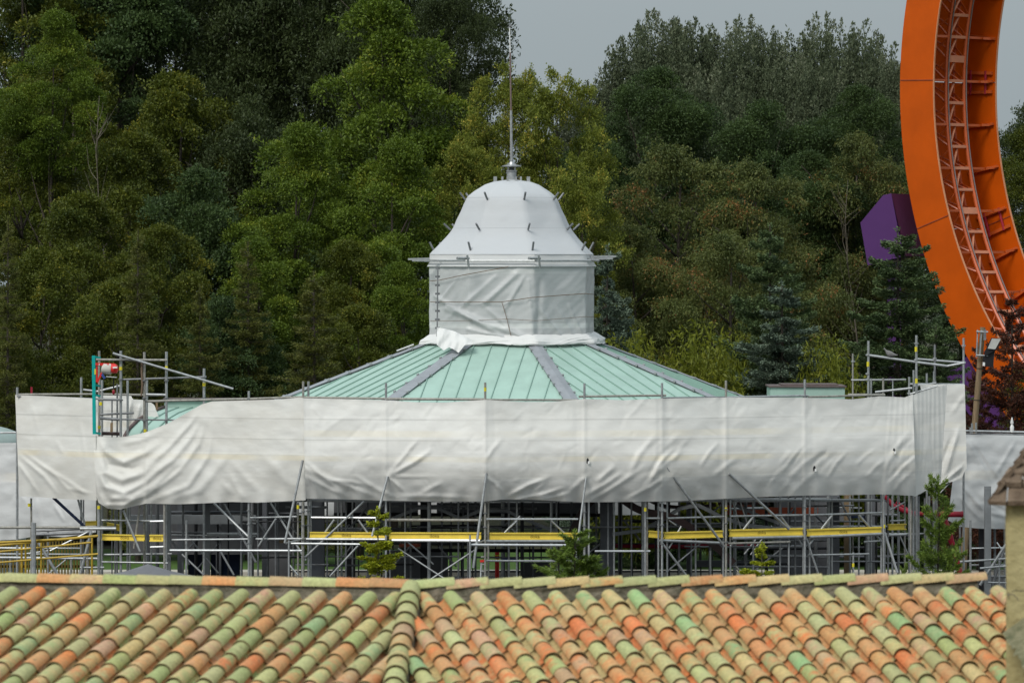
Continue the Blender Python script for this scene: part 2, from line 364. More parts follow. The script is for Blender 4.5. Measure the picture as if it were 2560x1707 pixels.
for (x0, x1, y0, y1, Y, m) in [(462, 508, 1258, 1330, 141, 'navy'), (560, 600, 1258, 1440, 141, 'navy'), (470, 505, 1345, 1440, 142, 'navy'), (527, 560, 1350, 1440, 142, 'navy'),
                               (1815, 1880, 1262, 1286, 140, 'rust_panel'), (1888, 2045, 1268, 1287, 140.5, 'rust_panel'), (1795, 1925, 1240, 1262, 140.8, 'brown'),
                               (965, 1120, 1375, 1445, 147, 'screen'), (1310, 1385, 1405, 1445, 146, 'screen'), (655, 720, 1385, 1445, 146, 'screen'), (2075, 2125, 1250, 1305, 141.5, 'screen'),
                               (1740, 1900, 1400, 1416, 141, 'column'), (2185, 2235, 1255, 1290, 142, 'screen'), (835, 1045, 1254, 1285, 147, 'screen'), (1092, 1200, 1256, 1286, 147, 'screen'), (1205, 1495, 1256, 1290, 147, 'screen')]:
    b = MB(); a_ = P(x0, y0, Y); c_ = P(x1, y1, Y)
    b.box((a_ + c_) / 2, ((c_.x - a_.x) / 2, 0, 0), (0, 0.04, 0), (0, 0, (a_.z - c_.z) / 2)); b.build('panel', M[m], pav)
for (pts, r) in [([(1533, 1364), (1700, 1366), (1760, 1364), (1890, 1362)], 0.06)]:
    MB().path([P(x, y, 139) for x, y in pts], r).build('pipe', M['darkred'], pav, smooth=True)
# side wings of the pavilion: green vault on the left, flat topped green block on the right
wing = thing('vaulted_wing', 'green barrel vaulted metal roof wing with brown verge, left behind the sagging sheet', 'building', P(430, 650, 140).xy.to_3d())
edge = [(306, 1120), (312, 1090), (322, 1074), (345, 1051), (375, 1033), (412, 1019)]
dep = [137.2, 137.3, 137.5, 138.0, 138.7, 139.5]
E = [P(x, y, d) for (x, y), d in zip(edge, dep)]
b = MB(); off = Vector((4.2, 0.4, 0)); sm = MB()
b.add([e for e in E] + [e + off for e in E], [(i, i + 1, len(E) + i + 1, len(E) + i) for i in range(len(E) - 1)])
vault = b.build('vault_roof', M['copper'], wing, smooth=True)
for s_ in range(1, 10):
    sm.path([e + off * (s_ * 0.095) + Vector((0, -.012, .012)) for e in E], 0.02, n=5)
sm.build('seam', M['copper_seam'], vault)
MB().path([e + Vector((0, -0.02, 0.02)) for e in E], 0.055, n=6).build('verge', M['capbrown'], wing, smooth=True)
a_, c_ = P(411, 1001, 139.6), P(760, 1019, 139.6)
MB().box((a_ + c_) / 2, ((c_.x - a_.x) / 2, 0, 0), (0, 0.05, 0), (0, 0, (a_.z - c_.z) / 2)).build('fascia', M['copper'], wing)
MB().box(P(585, 998, 139.8), (2.05, 0, 0), (0, 0.35, 0), (0, 0, 0.035)).build('coping', M['capbrown'], wing)
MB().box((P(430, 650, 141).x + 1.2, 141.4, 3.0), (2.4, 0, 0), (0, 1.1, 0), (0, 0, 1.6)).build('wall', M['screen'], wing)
wing = thing('flat_topped_wing', 'green metal parapet block with brown coping behind the right part of the white sheeting', 'building', P(2020, 650, 143).xy.to_3d())
a_, c_ = P(1926, 968, 142), P(2112, 1020, 142)
MB().box((a_.x / 2 + c_.x / 2, 143, a_.z / 2 + 2.5), ((c_.x - a_.x) / 2, 0, 0), (0, 1, 0), (0, 0, a_.z / 2 - 2.5)).build('parapet', M['copper'], wing)
b = MB(); b.box((a_.x / 2 + c_.x / 2, 143, a_.z + 0.02), ((c_.x - a_.x) / 2 + 0.05, 0, 0), (0, 1.06, 0), (0, 0, 0.02)); b.box((a_.x / 2 + c_.x / 2 + .1, 143.2, a_.z + 0.06), (0.85, 0, 0), (0, .7, 0), (0, 0, 0.018)); b.build('coping', M['capbrown'], wing)
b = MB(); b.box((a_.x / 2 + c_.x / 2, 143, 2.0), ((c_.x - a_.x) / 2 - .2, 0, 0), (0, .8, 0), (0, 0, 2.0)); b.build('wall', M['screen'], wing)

# ================================================================ cupola under its wrapping
def z_at(y, Y=140): return HZ - (y - HY) * Y / F
S = 140 / F
prof = [(14, 450), (48, 455), (68, 462), (94, 478), (108, 489), (116, 499), (121, 511), (128, 529), (136, 544), (143, 559), (149, 571), (156, 582), (164, 592), (174, 603), (184, 613), (196, 625), (207, 636)]
mt_dome = tarpmat('grey white shrink wrap', (0.50, 0.515, 0.53), bands=[(z_at(495), 0.015, (0.8, 0.8, 0.8)), (z_at(571), 0.012, (0.82, 0.82, 0.82))], trans=0.1, dirt=0.08)
def dome_ring(rpx, y, n=96, sharp=0.95, extra=0.0):
    r = rpx * S / 0.968; out = []
    for i in range(n):
        th = 2 * math.pi * i / n; a = (math.degrees(th) - PHI0) % 45 - 22.5
        rp = r * math.cos(R(22.5)) / math.cos(R(a)); rc = r * 0.965
        rr = rp * sharp + rc * (1 - sharp) + extra
        out.append(Vector((rr * math.sin(th), -rr * math.cos(th), z_at(y))) + PC)
    return out
def ringmesh(rings, cap=False, jitter=0.0, seed=0, closed=True):
    n = len(rings[0]); b = MB(); vs = []
    for j, rg in enumerate(rings):
        for i, p in enumerate(rg):
            d = (p - PC); d.z = 0; d.normalize()
            k = noise.noise(Vector((p.x * 1.7 + seed, p.y * 1.7, p.z * 1.7))) * jitter + noise.noise(Vector((p.x * 5 + seed, p.y * 5, p.z * 5))) * jitter * 0.5
            vs.append(p + d * k)
    fs = [(j * n + i, j * n + (i + 1) % n, (j + 1) * n + (i + 1) % n, (j + 1) * n + i) for j in range(len(rings) - 1) for i in range(n)]
    if cap: fs.append(tuple(range(n)))
    return b.add(vs, [f[::-1] for f in fs])
rings = []
for a, c in zip(prof[:-1], prof[1:]):
    for t in (0, 0.5): rings.append(dome_ring(a[0] + (c[0] - a[0]) * t, a[1] + (c[1] - a[1]) * t))
rings.append(dome_ring(*prof[-1])); 
dome = ringmesh(rings, cap=True, jitter=0.02).build('dome_wrap', mt_dome, smooth='auto')
tag(dome, 'smooth grey white bell shaped wrapping over the cupola dome, tube ends poking out', 'dome wrap')
eb = ringmesh([dome_ring(206, 636.5, sharp=1), dome_ring(206.5, 655, sharp=1), dome_ring(213, 666, sharp=1), dome_ring(210, 667, sharp=1)], jitter=0.015)
mt_white = tarpmat('white sheeting', (0.66, 0.665, 0.66), trans=0.12, dirt=0.15)
eb = eb.build('eaves_band', mt_white, dome, smooth='auto')
# drum: wrinkled translucent sheet over an inner frame
drumz = [(206.0, y) for y in np.linspace(662, 862, 61)]
def drum_pts():
    n = 320; rg = []
    for (rp, y) in drumz:
        row = []
        base = dome_ring(rp, y, n=n, sharp=1.0)
        for i, p in enumerate(base):
            th = 360 * i / n; v = (y - 662) / 200
            d = (p - PC); d.z = 0; d.normalize(); X = (p.x - PC.x) / S; k = 0
            k += 0.030 * noise.noise(Vector((th * 0.06, y * 0.012, 3))) + 0.016 * noise.noise(Vector((th * 0.16 + y * .05, y * 0.03, 8)))
            # long diagonal creases on the faces towards the viewer
            for (x0, y0, x1, y1, wd, am) in [(-40, 690, -150, 790, 5, .035), (10, 685, -70, 760, 6, .05), (30, 690, -20, 775, 4, .04), (-160, 770, 60, 850, 7, .06), (-190, 740, 0, 850, 5, .05), (-110, 820, 50, 856, 4, .05),
                                             (60, 760, 130, 850, 4, .035), (110, 770, 160, 850, 4, .03), (40, 700, 50, 850, 5, .05), (70, 700, 62, 850, 6, -.04), (-60, 770, 30, 850, 4, .04), (140, 760, 175, 840, 3, .03), (-130, 690, -190, 770, 4, .03)]:
                if d.y < 0:
                    ux, uy = x1 - x0, y1 - y0; L2 = ux * ux + uy * uy; t = max(0, min(1, ((X - x0) * ux + (y - y0) * uy) / L2)); dd = math.hypot(X - x0 - t * ux, y - y0 - t * uy)
                    k += 1.5 * am * math.exp(-(dd / wd) ** 2) * (0.35 + 0.65 * math.sin(math.pi * (0.1 + 0.8 * t)))
            row.append(p + d * k)
        rg.append(row)
    return rg
mt_drum = tarpmat('translucent wrinkled sheeting', (0.56, 0.57, 0.565), bands=[(z_at(812), 0.085, (1.3, 1.3, 1.28)), (z_at(677), 0.09, (1.2, 1.2, 1.18))], trans=0.15, rough=0.35, dirt=0.3, grime=(0.36, 0.38, 0.38))
drum = ringmesh(drum_pts()).build('drum_wrap', mt_drum, smooth=True)
tag(drum, 'wrinkled translucent plastic sheeting wrapped round the cupola drum and tied with rope', 'plastic sheeting')
# ropes tied round the drum
def rope(pts, r=0.011, name='rope'):
    q = []
    for (x, y) in pts:
        X = x - 1280
        # on the octagon surface
        th = math.asin(max(-0.968, min(0.968, X / 213.0)))
        a = (math.degrees(th) - PHI0) % 45 - 22.5; 
        for _ in range(6):
            rr = 213 * S * math.cos(R(22.5)) / math.cos(R((math.degrees(th) - PHI0) % 45 - 22.5)) + 0.10
            th = math.asin(max(-1, min(1, X * S / rr)))
        q.append(Vector((X * S, PC.y - rr * math.cos(th), z_at(y))))
    return MB().path(q, r, n=5).build(name, M['rope'], drum)
def lin(pts, n=8):
    o = []
    for a, c in zip(pts[:-1], pts[1:]):
        for t in np.linspace(0, 1, n, endpoint=False): o.append((a[0] + (c[0] - a[0]) * t, a[1] + (c[1] - a[1]) * t))
    return o + [pts[-1]]
rope(lin([(1077, 702), (1100, 700), (1160, 687), (1270, 667)])); rope(lin([(1077, 754), (1255, 753), (1330, 742), (1400, 737), (1463, 733), (1485, 736)]))
rope(lin([(1077, 801), (1180, 799), (1267, 795), (1340, 799), (1463, 790), (1485, 792)]), 0.007); rope(lin([(1255, 753), (1267, 793), (1277, 835)]), 0.01)
b = MB()   # buckled strap down the left corner
for y in range(670, 835, 21): 
    q = octp(2.57, -2, 0); b.box(Vector((P(1094, 0, 137.8).x, 137.6, z_at(y))), (.07, 0, 0), (0, .02, 0), (0, 0, .03))
b.beam((P(1095, 0, 137.8).x, 137.58, z_at(668)), (P(1093, 0, 137.8).x, 137.58, z_at(838)), 0.06, 0.04); b.build('strap', M['galv_dark'], drum)
# crumpled skirt of sheeting lying on the roof around the drum
rg = []; n = 360
for j in range(22):
    t = j / 21; row = []
    for i in range(n):
        th = 2 * math.pi * i / n; a = (math.degrees(th) - PHI0) % 45 - 22.5; k8 = math.cos(R(22.5)) / math.cos(R(a))
        r = (206 + (20 + 8 * noise.noise(Vector((math.cos(th) * 1.5, math.sin(th) * 1.5, 2)))) * math.sin(t * 2.2) + 8 * t) * S / .968 * k8
        y = 832 + 30 * t + 5 * noise.noise(Vector((math.cos(th) * 2, math.sin(th) * 2, 7)))
        hang = 0.10 * noise.noise(Vector((th * 3, 4, 1)))
        zz = z_at(y) - (hang + 0.02) * t
        rr = r + t * 0.08 * noise.noise(Vector((th * 4, t * 3, 5))) + 0.035 * noise.noise(Vector((th * 7 + t * 5, t * 6, 9))) * min(1, t * 2)
        zlow = roofz(rr) + 0.03; zz = max(zz, zlow) if t > 0.6 else zz
        row.append(Vector((rr * math.sin(th), -rr * math.cos(th), zz)) + PC)
    rg.append(row)
mt_skirt = tarpmat('loose white cloth', (0.70, 0.70, 0.685), trans=0.1, dirt=0.15)
sk = ringmesh(rg, jitter=0.02, seed=4).build('skirt_sheet', mt_skirt, smooth=True)
tag(sk, 'crumpled loose white cloth bunched round the foot of the cupola on the green roof', 'cloth')
def draped(name, poly_top, poly_bot, Yd, nu, nv, fold, m, label, cat, group=None, parent=None, kind=None):
    return None
# loose corner of cloth hanging over the roof at left
G = np.zeros((40, 26, 3))
tp = np.interp(np.linspace(0, 1, 40), [0, .25, .5, .75, 1], [818, 822, 828, 838, 850]); bt = np.interp(np.linspace(0, 1, 40), [0, .2, .35, .5, .62, .8, 1], [862, 876, 868, 874, 882, 862, 860])
for i in range(40):
    for j in range(26):
        x = 1092 + i / 39 * 88; y = tp[i] + (bt[i] - tp[i]) * j / 25
        rr = 2.42 + 0.0045 * (j * 1.3); Yv = 140 - 2.35 - 0.016 * j + 0.12 * noise.noise(Vector((x * .06 + y * .03, y * .03, 2))) + (0 if x > 1105 else 0.02)
        Yv -= 0.25 + 0.10 * (i / 39)
        G[i, j] = P(x, y, Yv)
fl = MB().grid(G).build('cloth_flap', mt_skirt, sk, smooth=True)
# finial mast
mast = thing('finial_mast', 'tall thin grey mast with small lantern base standing on top of the cupola', 'mast', P(1278, 455, 140))
def mz(y): return P(1278, y, 140)
b = MB(); c0 = P(1279, 0, 140).x
MB().lathe([(0.14, 0), (0.14, 0.35)], P(1279, 458, 140), 12).build('collar', M['galv'], mast, smooth='auto')
MB().lathe([(0.16, 0), (0.16, .03), (0.10, .05)], P(1279, 429, 140), 12).build('plate', M['galv'], mast)
b = MB()
for sx in (-1, 1):
    for sy in (-1, 1): b.box(P(1279, 419, 140) + Vector((sx * .10, sy * .10, 0)), (.022, 0, 0), (0, .022, 0), (0, 0, .125))
b.build('lantern_frame', M['galv'], mast)
MB().lathe([(0.05, 0), (0.07, .05), (.03, .12), (.05, .2)], P(1279, 428, 140), 8).build('lantern', M['galv_dark'], mast)
MB().lathe([(0.28, 0), (0.28, .03), (0.10, .06), (.06, .14)], P(1279, 417, 140), 12).build('flange', M['galv'], mast)
MB().tube(P(1279, 411, 140), P(1277.5, 277, 140), 0.042, 0.036, n=10).build('pole', M['galv'], mast, smooth='auto')
MB().tube(P(1277.5, 277, 140), P(1275.5, 132, 140), 0.026, 0.022).build('pole', M['mast_brown'], mast)
MB().tube(P(1275.5, 132, 140), P(1274, 70, 140), 0.019, 0.014).build('pole', M['white'], mast)
b = MB(); b.tube(P(1269, 70, 140), P(1280, 65, 140), 0.012); b.lathe([(0.01, 0), (.035, .03), (.03, .06), (.008, .09)], P(1275, 69, 140), 6); b.tube(P(1275, 64, 140), P(1279, 62, 140), .02, .006); b.build('weathervane', M['galv_dark'], mast)
# scaffold tubes that poke through the wrapping
cs = thing('cupola_scaffold', 'ring of short grey scaffold tubes and rails sticking out of the wrapped cupola', 'scaffold', P(1280, 650, 140))
for (rp, y, ln, tilt) in [(119, 500, .26, 52), (156, 575, .26, 42), (197, 626, .27, 62)]:
    for k in range(8):
        for dk in (0,):
            a = R(PHI0 + 45 * k + dk); d = Vector((math.sin(a), -math.cos(a), 0)); rr = rp * S / .968 - 0.03
            p = PC + d * rr + Vector((0, 0, z_at(y))); e = p + (d * math.cos(R(tilt)) + Vector((0, 0, math.sin(R(tilt))))) * ln
            MB().tube(p, e, 0.03).build('tube_end', M['galv_dark'], cs, smooth='auto')
for (x, w_) in [(1238, .05), (1256, .03), (1269, .03), (1290, .03), (1302, .03), (1321, .05)]:
    MB().box(P(x, 452, 139.6 if x in (1269, 1290) else 140), (w_, 0, 0), (0, .03, 0), (0, 0, .12)).build('tube_end', M['galv'], cs)
for k in range(8):
    p = octp(2.62, k, z_at(652)); q = octp(2.62, k + 1, z_at(652)); MB().tube(p, q, 0.032).build('rail', M['galv'], cs)
for (x0, y0, x1, y1, Y) in [(1020, 648, 1092, 646, 139.4), (1030, 651, 1100, 652, 138.8), (1469, 642, 1540, 641, 139.6), (1460, 648, 1532, 646, 139.0)]:
    MB().beam(P(x0, y0, Y), P(x1, y1, Y), .08, .055).build('rail_board', M['galv'], cs)
for (x0, x1, y) in [(1143, 1172, 646), (1322, 1350, 646)]:
    MB().tube(P(x0, y, 137.1), P(x1, y, 137.4), .045).build('rail_end', M['galv'], cs, smooth='auto')
    MB().tube(P(x1 - 4, y - 8, 137.2), P(x1, y + 22, 137.3), .03).build('bracket', M['galv'], cs)
# ================================================================ white sheeting on the scaffold
YX = [-100, 38, 235, 500, 755, 1213, 1640, 2040, 2290, 2420, 2700]
YV = [137, 136, 134, 133, 131.8, 131, 132, 134.3, 135.8, 137.0, 138.5]
def YF(x): return float(np.interp(x, YX, YV))
ZB = lambda y, x: HZ - (y - HY) * YF(x) / F
def fbm(X, Y, sc, seed):
    r = np.random.default_rng(seed); out = np.zeros_like(X)
    for o in range(3):
        f = (2 ** o) / sc; ph = r.uniform(0, 6.28, (6, 2)); an = r.uniform(0, 6.28, 6)
        for k in range(6): out += np.sin((X * np.cos(an[k]) + Y * np.sin(an[k])) * f * 6.28 * (0.7 + 0.1 * k) + ph[k, 0] + 1.5 * np.sin((X * np.sin(an[k]) - Y * np.cos(an[k])) * f * 2.9 + ph[k, 1])) / (2 ** o) / 4
    return out
def crease(D, X, Y, pts, wd, am, fade=True):
    best = np.full(X.shape, 1e9); tt = np.zeros(X.shape); n = len(pts) - 1
    for i in range(n):
        (x0, y0), (x1, y1) = pts[i], pts[i + 1]; ux, uy = x1 - x0, y1 - y0; L2 = ux * ux + uy * uy + 1e-9
        t = np.clip(((X - x0) * ux + (Y - y0) * uy) / L2, 0, 1); d = np.hypot(X - x0 - t * ux, Y - y0 - t * uy)
        m_ = d < best; best = np.where(m_, d, best); tt = np.where(m_, (i + t) / n, tt)
    e = np.exp(-(best / wd) ** 2)
    if fade: e = e * np.clip(np.minimum(tt * 4 + 0.25, (1 - tt) * 3), 0, 1)
    D += am * e
def tarp(name, top, bot, m, label, creases, bulge=0.2, nmul=1.0, step=4.0, seed=1, Yfun=YF, group='white sheets hung on the scaffolding', yoff=0.0, nz=0.03, Yb=None, side=None):
    x0, x1 = top[0][0], top[-1][0]; nu = max(8, int((x1 - x0) / step)); 
    h = np.mean([p[1] for p in bot]) - np.mean([p[1] for p in top]); nv = max(8, int(h / step))
    U = np.linspace(0, 1, nu)[:, None]; V = np.linspace(0, 1, nv)[None]
    xt = x0 + U * (x1 - x0); yt = np.interp(xt, [p[0] for p in top], [p[1] for p in top])
    xb = bot[0][0] + U * (bot[-1][0] - bot[0][0]); yb = np.interp(xb, [p[0] for p in bot], [p[1] for p in bot])
    X = xt * (1 - V) + xb * V; Y = yt * (1 - V) + yb * V
    D = nz * fbm(X, Y * 1.3, 190, seed) + nz * 0.07 * fbm(X, Y * 1.5, 30, seed + 1)
    for c in creases: crease(D, X, Y, c[0], c[1] * .8, c[2] * (.55 if len(c) > 3 else .85), *c[3:])
    D += bulge * np.sin(np.pi * np.clip(V * 0.97, 0, 1) ** 1.4)
    D += 0.06 * np.sin(X * 0.11 + seed) * np.clip((V - 0.85) * 5, 0, 1)
    Yb_ = Yfun
    Yd = np.vectorize(Yb_)(X) + yoff - D - 0.08
    G = np.zeros((nu, nv, 3)); G[..., 0] = (X - CX) * Yd / F; G[..., 1] = Yd; G[..., 2] = HZ - (Y - HY) * Yd / F
    b = MB().grid(G); k = len(b.v)
    o = b.build(name, m, None, smooth=True)
    return tag(o, label, 'tarpaulin', group)
Zc = lambda y: HZ - (y - HY) * 131.8 / F
bandsC = [(Zc(1047), .020, (.84, .84, .84)), (Zc(1052), .10, (.97, .97, .97)), (Zc(1098), .018, (.84, .84, .83)), (Zc(1134), .016, (1.12, 1.12, 1.10)), (Zc(1144), .085, (1.05, 1.0, .88)), (Zc(1180), .14, (.95, .94, .92)), (Zc(1190), .014, (1.12, 1.12, 1.1)), (Zc(1082), .10, (1.03, 1.0, .93))]  # cream bands: boards glowing through the cloth, put into its colour
mt_tarp = tarpmat('white scaffold sheeting', (0.735, 0.722, 0.685), bands=bandsC, trans=0.16, dirt=0.16)
mt_tarp_b = tarpmat('creamy scaffold sheeting', (0.75, 0.735, 0.69), bands=bandsC[:5], trans=0.14, dirt=0.3, grime=(.50, .45, .36))
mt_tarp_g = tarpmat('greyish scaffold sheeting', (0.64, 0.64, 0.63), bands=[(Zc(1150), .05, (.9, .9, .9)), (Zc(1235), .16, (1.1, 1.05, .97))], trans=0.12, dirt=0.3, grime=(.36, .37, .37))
rr = random.Random(5)
# ---- C: the long central sheet
topC = [(758, 995), (850, 997), (964, 1000), (1040, 1005), (1110, 1006), (1213, 999), (1300, 1004), (1380, 1004), (1461, 997), (1560, 1000), (1655, 996), (1815, 993), (2012, 994), (2130, 998), (2200, 990), (2262, 993), (2282, 985)]
botC = [(764, 1246), (850, 1247), (964, 1251), (1080, 1253), (1213, 1253), (1255, 1248), (1320, 1248), (1455, 1255), (1580, 1254), (1700, 1252), (1815, 1246), (1900, 1242), (2012, 1238), (2120, 1237), (2200, 1235), (2290, 1239)]
cr = []
for x in [758, 964, 1213, 1461, 1655, 1815, 2012]: cr.append(([(x, 985), (x, 1260)], 5, .05, False))
for x in (778, 985, 1235, 1441, 1670, 1800, 2030): cr.append(([(x, 1000), (x + 2, 1245)], 8, -.02, False))
for y in (1047, 1098, 1134, 1191): cr.append(([(750, y), (2300, y - 3)], 2.6, .012, False))
for (a, c, w_, am) in [((758, 1150), (800, 1245), 5, .07), ((758, 1148), (860, 1235), 6, .06), ((762, 1190), (880, 1245), 6, .05), ((762, 1170), (960, 1250), 7, .05), ((970, 1190), (1085, 1120), 7, .09), ((970, 1188), (1050, 1090), 5, .06), ((970, 1192), (1010, 1230), 5, .07),
                       ((970, 1190), (1100, 1190), 4, .03), ((1000, 1240), (1200, 1246), 7, .05), ((890, 1190), (1000, 1248), 7, .05), ((820, 1200), (930, 1215), 5, .04), ((1050, 1235), (1110, 1205), 6, .05), ((1213, 1190), (1260, 1235), 5, .05),
                       ((1215, 1150), (1260, 1090), 6, .05), ((1270, 1240), (1380, 1190), 6, .08), ((1290, 1248), (1420, 1215), 5, .08), ((1330, 1248), (1440, 1228), 5, .05), ((1460, 1240), (1560, 1180), 7, .06), ((1480, 1250), (1620, 1160), 7, .06), ((1560, 1250), (1680, 1180), 6, .05)]:
    cr.append(([a, ((a[0] + c[0]) / 2 + rr.uniform(-6, 6), (a[1] + c[1]) / 2 + rr.uniform(-5, 5)), c], w_, am))
for i in range(34):
    x = rr.uniform(1300, 2240); y = rr.uniform(1130, 1240); l_ = rr.uniform(40, 120); a = rr.uniform(.7, 1.15)
    cr.append(([(x, y), (x + l_ * .5 * math.cos(a), y - l_ * .5 * math.sin(a)), (x + l_ * math.cos(a * .9), y - l_ * math.sin(a * .9))], rr.uniform(4, 8), rr.choice((1, 1, -1)) * rr.uniform(.02, .055)))
for i in range(26):
    x = rr.uniform(770, 2240); y = rr.uniform(1005, 1120); l_ = rr.uniform(25, 80); a = rr.uniform(.4, 1.3)
    cr.append(([(x, y), (x + l_ * math.cos(a), y - l_ * math.sin(a))], rr.uniform(4, 8), rr.choice((1, -1)) * rr.uniform(.008, .022)))
for i in range(120):   # fine wrinkles
    x = rr.uniform(765, 2260); y = rr.uniform(1005, 1240); l_ = rr.uniform(18, 60); a = rr.uniform(.2, 1.4) * rr.choice((1, 1, -1))
    cr.append(([(x, y), (x + l_ * .5 * math.cos(a) + rr.uniform(-3, 3), y - l_ * .5 * math.sin(a)), (x + l_ * math.cos(a), y - l_ * math.sin(a))], rr.uniform(2.6, 4.2), rr.choice((1, -1)) * rr.uniform(.006, .02)))
for i in range(12):   # tall soft folds near the right hand end
    x = 2215 + i * 6.5; cr.append(([(x + 8, 990), (x + rr.uniform(-4, 8), 1100), (x - rr.uniform(8, 40), 1235)], 3.0, .018 if i % 2 else -.016, False))
tarp('sheet_tarpaulin', topC, botC, mt_tarp, 'longest white sheet, bellied along the middle of the scaffold below the green roof', cr, bulge=0.42, seed=3)
# ---- turn of the corner on the right
crc = []
for i in range(15):
    x = 2288 + i * 5.2; crc.append(([(x, 960), (x + rr.uniform(-3, 6), 1100), (x - rr.uniform(-8, 18), 1235)], 3.4, .016 if i % 2 else -.012, False))
tarp('sheet_tarpaulin', [(2278, 989), (2300, 980), (2345, 966), (2368, 962)], [(2286, 1241), (2305, 1232), (2335, 1212), (2352, 1206)], mt_tarp, 'narrow gathered white sheet turning the right corner in tight pleats', crc, bulge=.1, seed=9, step=2.5, nz=.02)
crd = [([(2360, 1195), (2400, 1060)], 7, .10), ([(2355, 1210), (2412, 1160)], 6, .12), ([(2350, 1170), (2385, 1080)], 6, -.08), ([(2350, 1010), (2412, 1008)], 3, -.03, False), ([(2350, 1215), (2410, 1190)], 5, .10), ([(2412, 985), (2375, 1040)], 6, .04)]
tarp('sheet_tarpaulin', [(2300, 961), (2412, 961)], [(2344, 1208), (2352, 1212), (2405, 1196), (2410, 1180), (2417, 1170)], mt_tarp, 'upright white sheet at the right end, its sharp vertical edge beside the lamp pole', crd, bulge=0.0, seed=12, Yfun=lambda x: 138.4, nz=.03)
# ---- B: sagging sheet left of centre
topB = [(233, 1085), (245, 1090), (285, 1093), (320, 1090), (365, 1080), (420, 1058), (470, 1030), (505, 1010), (530, 1003), (600, 1001), (700, 998), (750, 993), (760, 995)]
botB = [(240, 1235), (246, 1256), (270, 1271), (300, 1273), (330, 1266), (365, 1258), (440, 1260), (500, 1258), (580, 1254), (640, 1256), (764, 1250)]
cr = [([(243, 1095), (262, 1130), (310, 1155), (365, 1130), (410, 1100)], 7, .13), ([(241, 1130), (262, 1180), (305, 1200), (360, 1180), (420, 1130)], 8, .14), ([(240, 1160), (262, 1215), (310, 1232), (365, 1205), (440, 1140)], 7, .13),
      ([(245, 1100), (272, 1160), (330, 1172), (362, 1160)], 5, -.08), ([(250, 1190), (280, 1245), (330, 1245), (380, 1215), (450, 1150)], 7, .12), ([(242, 1210), (262, 1262), (310, 1262), (370, 1235), (450, 1180)], 5, .09),
      ([(365, 1165), (420, 1120), (475, 1060), (505, 1020)], 6, .10), ([(365, 1195), (430, 1150), (480, 1090), (515, 1020)], 7, .11), ([(370, 1230), (440, 1180), (495, 1110), (520, 1030)], 7, .11), ([(380, 1250), (470, 1215), (520, 1140), (532, 1040)], 6, .08),
      ([(395, 1215), (450, 1165), (492, 1100)], 5, -.08), ([(420, 1250), (500, 1225), (560, 1150), (570, 1090)], 8, .06), ([(365, 1085), (363, 1140), (367, 1200), (364, 1260)], 4, .06, False), ([(300, 1110), (350, 1100), (430, 1065)], 6, .05),
      ([(575, 1185), (595, 1225), (610, 1250)], 6, .05), ([(575, 1150), (620, 1200), (660, 1240)], 7, .04), ([(550, 1200), (585, 1240)], 6, .04), ([(232, 1090), (236, 1160), (244, 1240)], 5, .06, False), ([(640, 1120), (700, 1180), (740, 1240)], 9, .04), ([(758, 990), (762, 1250)], 6, .06, False), ([(730, 1000), (735, 1250)], 16, -.10, False)]
cr = [(c[0], c[1] * 1.6, c[2] * .85, *c[3:]) for c in cr]
for y in (1048, 1096, 1134, 1190): cr.append(([(520, y), (760, y)], 2.6, .010, True))
tarp('sheet_tarpaulin', topB, botB, mt_tarp_b, 'slack creamy white sheet drooping in deep swags below the hoist at left', cr, bulge=0.18, seed=5, step=3.2)
# ---- A: left end
topA = [(38, 987), (120, 990), (238, 996)]; botA = [(48, 1240), (100, 1242), (160, 1247), (242, 1250)]
cr = [([(38, 1040), (240, 1041)], 2.5, -.02, False), ([(38, 1089), (240, 1093)], 2.5, -.02, False), ([(40, 1150), (75, 1200), (100, 1240)], 5, .06), ([(50, 1140), (110, 1190), (150, 1243)], 6, .07), ([(60, 1130), (140, 1190), (190, 1245)], 5, .05), ([(100, 1160), (180, 1210), (230, 1245)], 6, .05),
      ([(80, 1010), (95, 1080)], 5, .02), ([(140, 1100), (160, 1140)], 6, .03), ([(200, 1050), (215, 1160)], 5, .04), ([(170, 1220), (240, 1235)], 5, .04), ([(75, 1000), (78, 1240)], 4, .02, False), ([(195, 1000), (198, 1240)], 4, .02, False)]
tarp('sheet_tarpaulin', topA, botA, mt_tarp_b, 'flat white sheet at the far left top, level with the hoist', cr, bulge=.15, seed=7)
# inner sheet behind hoist
tarp('sheet_tarpaulin', [(238, 990), (300, 984), (326, 985), (332, 998), (370, 1000), (386, 1012), (396, 1040)], [(238, 1120), (396, 1120)], mt_tarp, 'loose white sheet seen through the hoist frame, behind the green vault edge', [([(330, 990), (318, 1060), (326, 1110)], 6, .12), ([(300, 1000), (305, 1090)], 7, -.07), ([(350, 1010), (340, 1060)], 6, .09), ([(270, 1000), (262, 1110)], 5, .04)], bulge=0.0, seed=13, yoff=5.0, nz=.05, step=3)
